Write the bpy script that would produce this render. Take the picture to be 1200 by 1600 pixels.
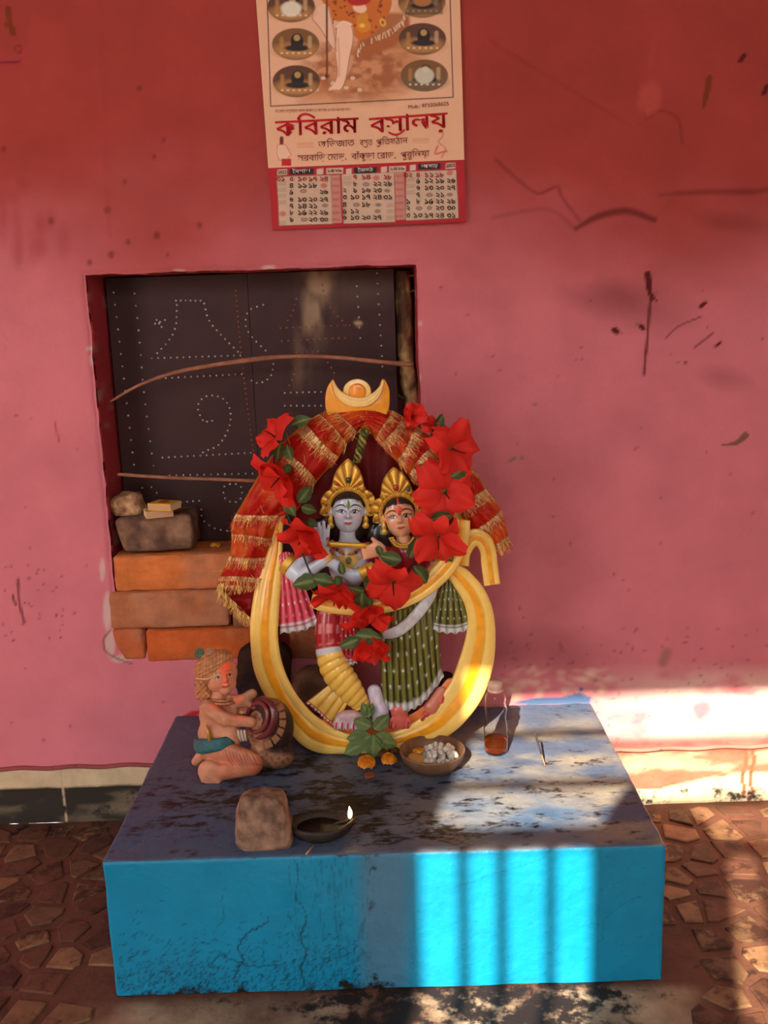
import bpy, bmesh, math, random
import numpy as np
from mathutils import Vector, Matrix, Euler
random.seed(7); RNG = np.random.default_rng(7)
SC = bpy.context.scene; COL = SC.collection
for _o in list(bpy.data.objects): bpy.data.objects.remove(_o)

# ------------------------------------------------------------------ camera
FPX, PITCH, ROLL, YAW = 1502.0, .2101, -.0331, -.0046
CAM = np.array([.0222, -1.7233, .972])
FW = np.array([math.sin(YAW)*math.cos(PITCH), math.cos(YAW)*math.cos(PITCH), -math.sin(PITCH)])
_R = np.cross(FW, [0, 0, 1.]); _R /= np.linalg.norm(_R); _U = np.cross(_R, FW)
RT = math.cos(ROLL)*_R + math.sin(ROLL)*_U; UP = -math.sin(ROLL)*_R + math.cos(ROLL)*_U
cd = bpy.data.cameras.new('camera'); cam = bpy.data.objects.new('camera', cd); COL.objects.link(cam)
cd.sensor_fit = 'VERTICAL'; cd.sensor_height = 36.0; cd.lens = FPX/1600*36.0; cd.clip_start = .02
_m = Matrix.Identity(4)
for i in range(3):
    _m[i][0] = RT[i]; _m[i][1] = UP[i]; _m[i][2] = -FW[i]; _m[i][3] = CAM[i]
cam.matrix_world = _m; SC.camera = cam

# ------------------------------------------------------------------ light
SUN_AZ, SUN_EL = math.radians(17.0), math.radians(34.0)     # sun stands behind and left of the viewer
w = bpy.data.worlds.new('sky'); SC.world = w; w.use_nodes = True
w.node_tree.nodes['Background'].inputs[0].default_value = (.95, .97, 1.0, 1)
w.node_tree.nodes['Background'].inputs[1].default_value = 6.6
sd = bpy.data.lights.new('sun', 'SUN'); sun = bpy.data.objects.new('sun', sd); COL.objects.link(sun)
sd.energy = 15.5; sd.angle = math.radians(.5); sd.color = (1.0, .90, .74)
_sdir = Vector((math.sin(SUN_AZ)*math.cos(SUN_EL), math.cos(SUN_AZ)*math.cos(SUN_EL), -math.sin(SUN_EL)))
sun.rotation_euler = _sdir.to_track_quat('-Z', 'Y').to_euler(); sun.location = (-2, -6, 5)
vs = SC.view_settings; vs.view_transform = 'Standard'; vs.look = 'None'; vs.gamma = 1; vs.use_curve_mapping = False
vs.exposure = 0.12

# ------------------------------------------------------------------ helpers: projection between photo frame and planes of the place
def PY(px, py, Y):
    px = np.asarray(px, float); py = np.asarray(py, float); Y = np.asarray(Y, float)
    d = FW + RT*((px-600)/FPX)[..., None] + UP*((800-py)/FPX)[..., None]
    return CAM + d*((Y-CAM[1])/d[..., 1])[..., None]
def PZ(px, py, Z):
    px = np.asarray(px, float); py = np.asarray(py, float)
    d = FW + RT*((px-600)/FPX)[..., None] + UP*((800-py)/FPX)[..., None]
    return CAM + d*((Z-CAM[2])/d[..., 2])[..., None]
def PX(P):
    d = np.asarray(P) - CAM; z = d@FW
    return 600+FPX*(d@RT)/z, 800-FPX*(d@UP)/z
H, D, W = .2173, .4955, .80           # plinth

def lin(c):
    c = np.asarray(c, float)/255.
    return np.where(c <= .04045, c/12.92, ((c+.055)/1.055)**2.4)

def hash3(i, j, k):
    n = (i*374761393 + j*668265263 + k*2147483647) & 0xffffffff
    n = ((n ^ (n >> 13))*1274126177) & 0xffffffff
    n = n ^ (n >> 16)
    return (n & 0xffff)/65535.
def vnoise(P):
    P = np.asarray(P, float); I = np.floor(P).astype(np.int64); f = P-I; f = f*f*(3-2*f)
    r = 0
    for a in (0, 1):
        for b in (0, 1):
            for c in (0, 1):
                wt = (f[..., 0] if a else 1-f[..., 0])*(f[..., 1] if b else 1-f[..., 1])*(f[..., 2] if c else 1-f[..., 2])
                r = r + wt*hash3(I[..., 0]+a, I[..., 1]+b, I[..., 2]+c)
    return r
def fbm(P, o=4):
    s = 0; a = .5; P = np.asarray(P, float)
    for i in range(o):
        s = s + a*vnoise(P*2**i + 17.3*i); a *= .5
    return s/(1-.5**o)

def cat(pts, n):
    """Catmull-Rom through rows of pts, n samples."""
    p = np.asarray(pts, float); m = len(p)
    q = np.vstack([2*p[0]-p[1], p, 2*p[-1]-p[-2]])
    t = np.linspace(0, m-1, n); i = np.minimum(t.astype(int), m-2); f = (t-i)[:, None]
    a, b, c, d = q[i], q[i+1], q[i+2], q[i+3]
    return .5*(2*b + (c-a)*f + (2*a-5*b+4*c-d)*f**2 + (3*b-a-3*c+d)*f**3)

# ------------------------------------------------------------------ helpers: canvas for flat print and painted decoration
class Canvas:
    def __init__(s, x0, y0, x1, y1, sc, bg):
        s.x0, s.y0, s.sc = x0, y0, sc
        s.w, s.h = int((x1-x0)*sc)+1, int((y1-y0)*sc)+1
        s.a = np.empty((s.h, s.w, 3), np.float32); s.a[:] = bg
    def _box(s, x0, y0, x1, y1):
        i0 = max(0, int((x0-s.x0)*s.sc)-1); i1 = min(s.w, int((x1-s.x0)*s.sc)+2)
        j0 = max(0, int((y0-s.y0)*s.sc)-1); j1 = min(s.h, int((y1-s.y0)*s.sc)+2)
        if i1 <= i0 or j1 <= j0: return None
        X, Y = np.meshgrid(np.arange(i0, i1)/s.sc+s.x0, np.arange(j0, j1)/s.sc+s.y0)
        return (slice(j0, j1), slice(i0, i1)), X, Y
    def _put(s, sl, m, c, op):
        m = (np.clip(m, 0, 1)*op)[..., None]
        s.a[sl] = s.a[sl]*(1-m) + np.asarray(c, np.float32)*m
    def ell(s, cx, cy, rx, ry, c, rot=0, soft=1., op=1.):
        R = max(rx, ry)+soft+1; b = s._box(cx-R, cy-R, cx+R, cy+R)
        if b is None: return
        sl, X, Y = b; ca, sa = math.cos(rot), math.sin(rot)
        u = ((X-cx)*ca+(Y-cy)*sa)/rx; v = (-(X-cx)*sa+(Y-cy)*ca)/ry
        r = np.hypot(u, v); dist = (r-1)*min(rx, ry)
        s._put(sl, .5-dist/soft, c, op)
    def line(s, pts, wd, c, soft=1., op=1.):
        pts = np.asarray(pts, float)
        wd = np.broadcast_to(np.asarray(wd, float), (len(pts),)); M = wd.max()+soft+1
        b = s._box(pts[:, 0].min()-M, pts[:, 1].min()-M, pts[:, 0].max()+M, pts[:, 1].max()+M)
        if b is None: return
        sl, X, Y = b; best = np.full(X.shape, 1e9)
        for k in range(len(pts)-1):
            a, e = pts[k], pts[k+1]; dx, dy = e-a; L = dx*dx+dy*dy+1e-9
            t = np.clip(((X-a[0])*dx+(Y-a[1])*dy)/L, 0, 1)
            best = np.minimum(best, np.hypot(X-a[0]-t*dx, Y-a[1]-t*dy) - .5*(wd[k]*(1-t)+wd[k+1]*t))
        s._put(sl, .5-best/soft, c, op)
    def curve(s, pts, wd, c, soft=1., op=1., n=24):
        s.line(cat(pts, n), wd if np.isscalar(wd) else np.interp(np.linspace(0, 1, n), np.linspace(0, 1, len(wd)), wd), c, soft, op)
    def poly(s, pts, c, soft=1., op=1., smooth=0):
        pts = np.asarray(pts, float)
        if smooth: pts = cat(np.vstack([pts, pts[:1]]), smooth)
        M = soft+1; b = s._box(pts[:, 0].min()-M, pts[:, 1].min()-M, pts[:, 0].max()+M, pts[:, 1].max()+M)
        if b is None: return
        sl, X, Y = b; ins = np.zeros(X.shape, bool); best = np.full(X.shape, 1e9)
        for k in range(len(pts)):
            a, e = pts[k], pts[(k+1) % len(pts)]; dx, dy = e-a; L = dx*dx+dy*dy+1e-9
            t = np.clip(((X-a[0])*dx+(Y-a[1])*dy)/L, 0, 1)
            best = np.minimum(best, np.hypot(X-a[0]-t*dx, Y-a[1]-t*dy))
            cr = ((a[1] > Y) != (e[1] > Y)) & (X < (e[0]-a[0])*(Y-a[1])/(e[1]-a[1]+1e-12)+a[0])
            ins ^= cr
        s._put(sl, .5-np.where(ins, -best, best)/soft, c, op)
    def get(s, px, py):
        x = np.clip((np.asarray(px)-s.x0)*s.sc, 0, s.w-1.001); y = np.clip((np.asarray(py)-s.y0)*s.sc, 0, s.h-1.001)
        i, j = x.astype(int), y.astype(int); fx, fy = (x-i)[..., None], (y-j)[..., None]
        a = s.a
        return (a[j, i]*(1-fx)+a[j, i+1]*fx)*(1-fy)+(a[j+1, i]*(1-fx)+a[j+1, i+1]*fx)*fy

# ------------------------------------------------------------------ helpers: objects
ORG = {}
def make_mesh(name, V, F, mat=None, smooth=True, col=None, uv=None):
    V = np.asarray(V, np.float32); me = bpy.data.meshes.new(name)
    if isinstance(F, np.ndarray):
        k = F.shape[1]; me.vertices.add(len(V)); me.vertices.foreach_set('co', V.ravel())
        me.loops.add(F.size); me.loops.foreach_set('vertex_index', F.astype(np.int32).ravel())
        me.polygons.add(len(F)); me.polygons.foreach_set('loop_start', np.arange(0, F.size, k, dtype=np.int32))
        me.update(calc_edges=True)
    else:
        me.from_pydata([tuple(map(float, v)) for v in V], [], [tuple(map(int, f)) for f in F])
    if smooth: me.polygons.foreach_set('use_smooth', np.ones(len(me.polygons), bool))
    if col is not None:
        at = me.color_attributes.new('Col', 'FLOAT_COLOR', 'POINT')
        c = np.ones((len(V), 4), np.float32); col = np.asarray(col, np.float32); c[:, :col.shape[1]] = col
        at.data.foreach_set('color', c.ravel())
    if mat: me.materials.append(mat)
    me.update()
    return me
def tag(o, label=None, cat_=None, group=None, kind=None):
    if label: o['label'] = label
    if cat_: o['category'] = cat_
    if group: o['group'] = group
    if kind: o['kind'] = kind
    return o
def thing(name, label, cat_, loc, group=None):
    o = bpy.data.objects.new(name, None); COL.objects.link(o); o.location = tuple(loc); o.empty_display_size = .02
    ORG[o.name] = np.array(loc, float); return tag(o, label, cat_, group)
def part(name, V, F, mat, parent=None, smooth=True, col=None, base=None, label=None, kind=None):
    """mesh object from world-space vertices; child keeps the root's origin, a top-level mesh gets its own base point."""
    V = np.asarray(V, float)
    if parent is not None: org = ORG[parent.name]
    else:
        org = np.asarray(base, float) if base is not None else np.array([(V[:, 0].min()+V[:, 0].max())/2, (V[:, 1].min()+V[:, 1].max())/2, V[:, 2].min()])
    o = bpy.data.objects.new(name, make_mesh(name, V-org, F, mat, smooth, col)); COL.objects.link(o)
    ORG[o.name] = org
    if parent is not None: o.parent = parent
    else: o.location = tuple(org)
    if label: o['label'] = label
    if kind: o['kind'] = kind
    return o
def joinm(ms):
    """merge [(V,F,col?)...] with list faces"""
    Vs, Fs, Cs, n = [], [], [], 0
    for m in ms:
        V = np.asarray(m[0], float); Vs.append(V)
        Fs += [tuple(int(i)+n for i in f) for f in m[1]]
        if len(m) > 2: Cs.append(np.asarray(m[2]) if np.ndim(m[2]) == 2 else np.tile(m[2], (len(V), 1)))
        n += len(V)
    return (np.vstack(Vs), Fs, np.vstack(Cs)) if Cs else (np.vstack(Vs), Fs)
def grid_faces(n, m, wrap_u=False, wrap_v=False):
    """faces for an n x m vertex grid (row-major n rows)"""
    I, J = np.meshgrid(np.arange(n if wrap_u else n-1), np.arange(m if wrap_v else m-1), indexing='ij')
    a = I*m+J; b = I*m+(J+1) % m; c = ((I+1) % n)*m+(J+1) % m; d = ((I+1) % n)*m+J
    return np.stack([a.ravel(), b.ravel(), c.ravel(), d.ravel()], 1)
def box(x0, y0, z0, x1, y1, z1):
    V = np.array([(x, y, z) for x in (x0, x1) for y in (y0, y1) for z in (z0, z1)], float)
    return V, [(0, 1, 3, 2), (4, 6, 7, 5), (0, 4, 5, 1), (2, 3, 7, 6), (0, 2, 6, 4), (1, 5, 7, 3)]
def bbox_bev(x0, y0, z0, x1, y1, z1, r):
    """box with chamfered edges"""
    bm = bmesh.new(); V, F = box(x0, y0, z0, x1, y1, z1)
    vs_ = [bm.verts.new(v) for v in V]
    for f in F: bm.faces.new([vs_[i] for i in f])
    bmesh.ops.recalc_face_normals(bm, faces=bm.faces)
    bmesh.ops.bevel(bm, geom=bm.edges[:], offset=r, segments=2, affect='EDGES', profile=.6)
    bm.verts.index_update()
    out = np.array([v.co[:] for v in bm.verts]), [tuple(v.index for v in f.verts) for f in bm.faces]
    bm.free(); return out
def tube(P, r, n=10, caps=True, flat=1.0, up=(0, -1, .01)):
    P = np.asarray(P, float); m = len(P); r = np.broadcast_to(np.asarray(r, float), (m,))
    T = np.gradient(P, axis=0); T /= np.linalg.norm(T, axis=1)[:, None]+1e-12
    N = np.zeros_like(P); u = np.array(up, float); u = u-T[0]*(u@T[0])
    if np.linalg.norm(u) < 1e-4: u = np.array([1., 0, 0]); u = u-T[0]*(u@T[0])
    u /= np.linalg.norm(u)
    for i in range(m):
        u = u-T[i]*(u@T[i]); u /= np.linalg.norm(u)+1e-12; N[i] = u
    B = np.cross(T, N); a = np.linspace(0, 2*math.pi, n, endpoint=False)
    V = P[:, None]+r[:, None, None]*(N[:, None]*np.cos(a)[None, :, None]*flat+B[:, None]*np.sin(a)[None, :, None])
    V = V.reshape(-1, 3); F = [tuple(f) for f in grid_faces(m, n, False, True)]
    if caps:
        V = np.vstack([V, P[:1], P[-1:]]); k = m*n
        F += [(k, (j+1) % n, j) for j in range(n)] + [(k+1, (m-1)*n+j, (m-1)*n+(j+1) % n) for j in range(n)]
    return V, F
def lathe(prof, n=32, c=(0, 0, 0), fn=None):
    """profile [(r,z)...] about z at c"""
    prof = np.asarray(prof, float); a = np.linspace(0, 2*math.pi, n, endpoint=False)
    V = np.stack([prof[:, :1]*np.cos(a), prof[:, :1]*np.sin(a), np.repeat(prof[:, 1:], n, 1)], -1)
    if fn: V = fn(V)
    return V.reshape(-1, 3)+np.array(c), grid_faces(len(prof), n, False, True)
def orient(V, F):
    """consistent outward normals"""
    bm = bmesh.new(); vs_ = [bm.verts.new(v) for v in V]
    for f in F:
        try: bm.faces.new([vs_[i] for i in f])
        except ValueError: pass
    bmesh.ops.recalc_face_normals(bm, faces=bm.faces); bm.verts.index_update()
    out = np.array([v.co[:] for v in bm.verts]), [tuple(v.index for v in f.verts) for f in bm.faces]
    bm.free(); return out

# ------------------------------------------------------------------ helpers: smooth bodies from blended primitives (surface nets)
def nets(fn, lo, hi, h):
    lo, hi = np.array(lo, float), np.array(hi, float); n = np.ceil((hi-lo)/h).astype(int)+1
    G = np.stack(np.meshgrid(*[lo[i]+h*np.arange(n[i]) for i in range(3)], indexing='ij'), -1)
    v = fn(G.reshape(-1, 3)).reshape(n); s = v < 0
    c = n-1; cnt = np.zeros(c); acc = np.zeros((*c, 3))
    offs = [(0, 0, 0), (1, 0, 0), (0, 1, 0), (0, 0, 1), (1, 1, 0), (1, 0, 1), (0, 1, 1), (1, 1, 1)]
    sl = lambda o: tuple(slice(o[i], o[i]+c[i]) for i in range(3))
    for a in offs:
        for ax in range(3):
            if a[ax]: continue
            b = list(a); b[ax] = 1
            va, vb = v[sl(a)], v[sl(b)]; m = (va < 0) != (vb < 0)
            t = np.where(m, va/(va-vb+1e-12), 0)
            cnt += m
            for q in range(3): acc[..., q] += np.where(m, a[q] + (t if q == ax else 0), 0)
    M = cnt > 0; idx = -np.ones(c, int); idx[M] = np.arange(M.sum())
    base = np.stack(np.nonzero(M), -1); V = lo+h*(base+acc[M]/cnt[M][:, None])
    F = []
    for ax in range(3):
        b1, b2 = (ax+1) % 3, (ax+2) % 3
        sa = [slice(1, c[i]) for i in range(3)]; sa[ax] = slice(0, c[ax])
        sb = [slice(1, c[i]) for i in range(3)]; sb[ax] = slice(1, c[ax]+1)
        s0, s1 = s[tuple(sa)], s[tuple(sb)]
        I = np.stack(np.nonzero(s0 != s1), -1); fl = s0[s0 != s1]
        for i in range(3):
            if i != ax: I[:, i] += 1
        def cell(d1, d2):
            q = I.copy(); q[:, b1] -= d1; q[:, b2] -= d2; return idx[q[:, 0], q[:, 1], q[:, 2]]
        Q = np.stack([cell(1, 1), cell(0, 1), cell(0, 0), cell(1, 0)], 1)
        Q[~fl] = Q[~fl][:, ::-1]; F.append(Q)
    return V, np.vstack(F)
def capd(p, a, b, ra, rb, sc=None):
    a = np.array(a, float); b = np.array(b, float)
    if sc is not None: p = a+(p-a)/sc*1.0; b = a+(b-a)/sc
    ab = b-a; t = np.clip(((p-a)@ab)/(ab@ab+1e-9), 0, 1)
    return np.linalg.norm(p-a-t[:, None]*ab, axis=1)-(ra+(rb-ra)*t)
def elld(p, c, r, rot=0):
    q = p-np.array(c, float)
    if rot:
        ca, sa = math.cos(rot), math.sin(rot); q = np.stack([q[:, 0]*ca+q[:, 1]*sa, -q[:, 0]*sa+q[:, 1]*ca, q[:, 2]], 1)
    r = np.array(r, float); k0 = np.linalg.norm(q/r, axis=1); k1 = np.linalg.norm(q/(r*r), axis=1)
    return k0*(k0-1)/(k1+1e-9)
def blob(prims, h, k=3., pad=4., disp=None):
    """prims: (kind, args..., colour). Returns V,F,colour (sRGB) in model space"""
    lo, hi = np.full(3, 1e9), np.full(3, -1e9)
    for q in prims:
        if q[0] == 'c':
            for c, r in ((q[1], q[3]), (q[2], q[4])): lo = np.minimum(lo, np.array(c)-r); hi = np.maximum(hi, np.array(c)+r)
        else: R = max(q[2][:2]) if len(q) > 4 and q[3] else None; r = np.array([R, R, q[2][2]]) if R else np.array(q[2]); lo = np.minimum(lo, np.array(q[1])-r); hi = np.maximum(hi, np.array(q[1])+r)
    def ds(p):
        return [capd(p, q[1], q[2], q[3], q[4]) if q[0] == 'c' else elld(p, q[1], q[2], q[3] if len(q) > 4 else 0) for q in prims]
    def fn(p):
        r = None
        for d in ds(p):
            if r is None: r = d
            else:
                hh = np.clip(.5+.5*(r-d)/k, 0, 1); r = r*(1-hh)+d*hh-k*hh*(1-hh)
        if disp is not None: r = r-disp(p)
        return r
    V, F = nets(fn, lo-pad, hi+pad, h)
    dd = np.stack(ds(V), 1); wgt = np.exp(-(dd-dd.min(1)[:, None])/1.2); wgt /= wgt.sum(1)[:, None]
    C = wgt@np.array([q[-1] for q in prims], float)
    return V, F, C
def pxmap(V, Yc, unit=.00102):
    """model space (frame x, frame y, forward depth in units) -> place"""
    V = np.asarray(V, float); return PY(V[..., 0], V[..., 1], Yc-V[..., 2]*unit)

# ------------------------------------------------------------------ materials (all node based)
def nd(nt, t, **kw):
    n = nt.nodes.new(t)
    for k, v in kw.items():
        if k.startswith('i_'): n.inputs[k[2:].replace('_', ' ')].default_value = v
        else: setattr(n, k, v)
    return n
def mat(name, color=None, rough=.6, metal=0., var=.0, vs_=20., bump=0., bs=60., spec=.5, coat=0., trans=0., emis=None, ior=1.45, alpha=1., sheen=0., grime=None, detail=6., sss=0., transl=None):
    m = bpy.data.materials.new(name); m.use_nodes = True; nt = m.node_tree; nt.nodes.clear(); L = nt.links.new
    out = nd(nt, 'ShaderNodeOutputMaterial'); b = nd(nt, 'ShaderNodeBsdfPrincipled'); L(b.outputs[0], out.inputs[0])
    b.inputs['Roughness'].default_value = rough; b.inputs['Metallic'].default_value = metal
    b.inputs['Specular IOR Level'].default_value = spec; b.inputs['Coat Weight'].default_value = coat
    b.inputs['Transmission Weight'].default_value = trans; b.inputs['IOR'].default_value = ior; b.inputs['Alpha'].default_value = alpha
    tc = nd(nt, 'ShaderNodeTexCoord')
    if color is None:
        at = nd(nt, 'ShaderNodeAttribute', attribute_name='Col'); csock = at.outputs['Color']
    else:
        rgb = nd(nt, 'ShaderNodeRGB'); c = lin(color); rgb.outputs[0].default_value = (*map(float, c), 1); csock = rgb.outputs[0]
    if var:
        no = nd(nt, 'ShaderNodeTexNoise'); no.inputs['Scale'].default_value = vs_; no.inputs['Detail'].default_value = detail; no.inputs['Roughness'].default_value = .62
        L(tc.outputs['Object'], no.inputs['Vector'])
        mr = nd(nt, 'ShaderNodeMapRange'); mr.inputs[1].default_value = .25; mr.inputs[2].default_value = .75
        mr.inputs[3].default_value = 1-var; mr.inputs[4].default_value = 1+var*.6; L(no.outputs[0], mr.inputs[0])
        mx = nd(nt, 'ShaderNodeMix', data_type='RGBA', blend_type='MULTIPLY'); mx.inputs[0].default_value = 1
        L(csock, mx.inputs[6]); L(mr.outputs[0], mx.inputs[7]); csock = mx.outputs[2]
    if grime:   # alpha of the colour attribute gives how dirty a spot is; noise breaks it into flecks
        gcol, gs, str_ = grime
        mp = nd(nt, 'ShaderNodeMapping'); mp.inputs['Scale'].default_value = str_; L(tc.outputs['Object'], mp.inputs[0])
        g = nd(nt, 'ShaderNodeTexNoise'); g.inputs['Scale'].default_value = gs; g.inputs['Detail'].default_value = 9; g.inputs['Roughness'].default_value = .68
        L(mp.outputs[0], g.inputs['Vector'])
        ad = nd(nt, 'ShaderNodeMath', operation='SUBTRACT'); L(at.outputs['Alpha'], ad.inputs[0]); L(g.outputs[0], ad.inputs[1])
        sm = nd(nt, 'ShaderNodeMapRange', interpolation_type='SMOOTHSTEP'); sm.inputs[1].default_value = -.04; sm.inputs[2].default_value = .10; L(ad.outputs[0], sm.inputs[0])
        mg = nd(nt, 'ShaderNodeMix', data_type='RGBA'); c = lin(gcol); mg.inputs[7].default_value = (*map(float, c), 1)
        L(sm.outputs[0], mg.inputs[0]); L(csock, mg.inputs[6]); csock = mg.outputs[2]
    L(csock, b.inputs['Base Color'])
    if bump:
        n2 = nd(nt, 'ShaderNodeTexNoise'); n2.inputs['Scale'].default_value = bs; n2.inputs['Detail'].default_value = 7; n2.inputs['Roughness'].default_value = .6
        L(tc.outputs['Object'], n2.inputs['Vector']); bp = nd(nt, 'ShaderNodeBump'); bp.inputs['Strength'].default_value = bump; bp.inputs['Distance'].default_value = .004
        L(n2.outputs[0], bp.inputs['Height']); L(bp.outputs[0], b.inputs['Normal'])
    if emis:
        b.inputs['Emission Color'].default_value = (*map(float, lin(emis[0])), 1); b.inputs['Emission Strength'].default_value = emis[1]
    if transl:
        tr = nd(nt, 'ShaderNodeBsdfTranslucent'); L(csock, tr.inputs[0]); ms = nd(nt, 'ShaderNodeMixShader'); ms.inputs[0].default_value = transl
        L(b.outputs[0], ms.inputs[1]); L(tr.outputs[0], ms.inputs[2]); L(ms.outputs[0], out.inputs[0])
    return m
M = {}
M['wall'] = mat('pink_limewash', None, .82, var=.10, vs_=9, bump=.35, bs=90, spec=.25, grime=((70, 25, 25), 55, (1, 1, 1)))
M['white'] = mat('limewash_white', (206, 196, 182), .9, var=.1, vs_=5, bump=.2, bs=60, spec=.2)
M['wall_plain'] = mat('pink_limewash_plain', (206, 112, 118), .85, var=.1, vs_=6, bump=.3, bs=80, spec=.2)
M['ceil'] = mat('ceiling_plaster', (120, 104, 92), .9, var=.1, vs_=4, bump=.2, bs=50, spec=.2)
M['plinth'] = mat('blue_paint', None, .42, var=.14, vs_=14, bump=.45, bs=70, spec=.45, grime=((26, 23, 22), 30, (1, 2.0, 1)))
M['skirt'] = mat('skirting', None, .7, var=.25, vs_=22, bump=.5, bs=70, grime=((38, 28, 20), 30, (1, 1, 1)))
M['floor'] = mat('cement_floor', None, .75, var=.45, vs_=16, bump=.6, bs=60, grime=((34, 18, 12), 22, (1, 1, 1)))
M['stonechip'] = mat('floor_stone', None, .65, var=.5, vs_=30, bump=.4, bs=70, grime=((60, 32, 20), 24, (1, 1, 1)))
M['ground'] = mat('yard_earth', (176, 150, 118), .95, var=.2, vs_=2)
M['iron'] = mat('gate_iron', (60, 62, 66), .5, metal=.3, var=.2, vs_=30)
M['sheet'] = mat('dark_sheet', None, .55, metal=.0, var=.35, vs_=9, bump=.15, bs=30, spec=.3)
M['stud'] = mat('stud_steel', (205, 200, 190), .3, metal=.6)
M['wood'] = mat('stick_wood', None, .75, var=.35, vs_=60, bump=.5, bs=150)
M['brick'] = mat('brick', None, .9, var=.28, vs_=30, bump=.7, bs=110, spec=.15, grime=((110, 60, 38), 40, (1, 1, 1)))
M['rock'] = mat('rock', None, .85, var=.4, vs_=40, bump=.8, bs=110, spec=.2)
M['card'] = mat('card', None, .7, spec=.3)
M['paper'] = mat('calendar_paper', None, .55, var=.05, vs_=12, spec=.3)
M['ink'] = mat('print_ink', None, .6, spec=.25)
M['enamel'] = mat('enamel_paint', None, .28, var=.08, vs_=60, bump=.12, bs=160, spec=.5, coat=.5)
M['gold'] = mat('gold_paint', None, .32, metal=.35, var=.15, vs_=120, bump=.15, bs=200)
M['cloth'] = mat('sheer_red_cloth', None, .5, var=.18, vs_=120, bump=.2, bs=300, transl=.4, spec=.4)
M['tinsel'] = mat('gold_tinsel', None, .28, metal=.35, bump=.4, bs=500, spec=.8)
M['petal'] = mat('petal_cloth', None, .55, var=.10, vs_=90, bump=.25, bs=220, transl=.25, spec=.3)
M['leaf'] = mat('leaf', None, .45, var=.3, vs_=70, bump=.3, bs=160, transl=.12)
M['clay'] = mat('painted_clay', None, .55, var=.18, vs_=70, bump=.25, bs=160, spec=.4)
M['oil'] = mat('lamp_oil', (20, 16, 14), .12, var=.3, vs_=200, bump=.6, bs=400, spec=.6)
M['soot'] = mat('sooty_clay', (44, 33, 28), .6, var=.4, vs_=60, bump=.6, bs=120)
M['flame'] = mat('flame', (255, 220, 150), .6, emis=((255, 214, 140), 9.))
M['bowl'] = mat('bowl_brass', None, .45, metal=.35, var=.3, vs_=50, bump=.2, bs=90)
M['sugar'] = mat('sugar_sweet', (236, 232, 222), .7, var=.06, vs_=90, bump=.4, bs=200)
M['plastic'] = mat('clear_plastic', (250, 248, 245), .06, trans=1., ior=1.12, spec=.6)
M['amber'] = mat('amber_oil', (196, 96, 22), .05, trans=.85, ior=1.2)
M['capm'] = mat('cap_plastic', (158, 128, 116), .35, trans=.75, ior=1.15)
M['marigold'] = mat('marigold', None, .6, var=.15, vs_=150)
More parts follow.
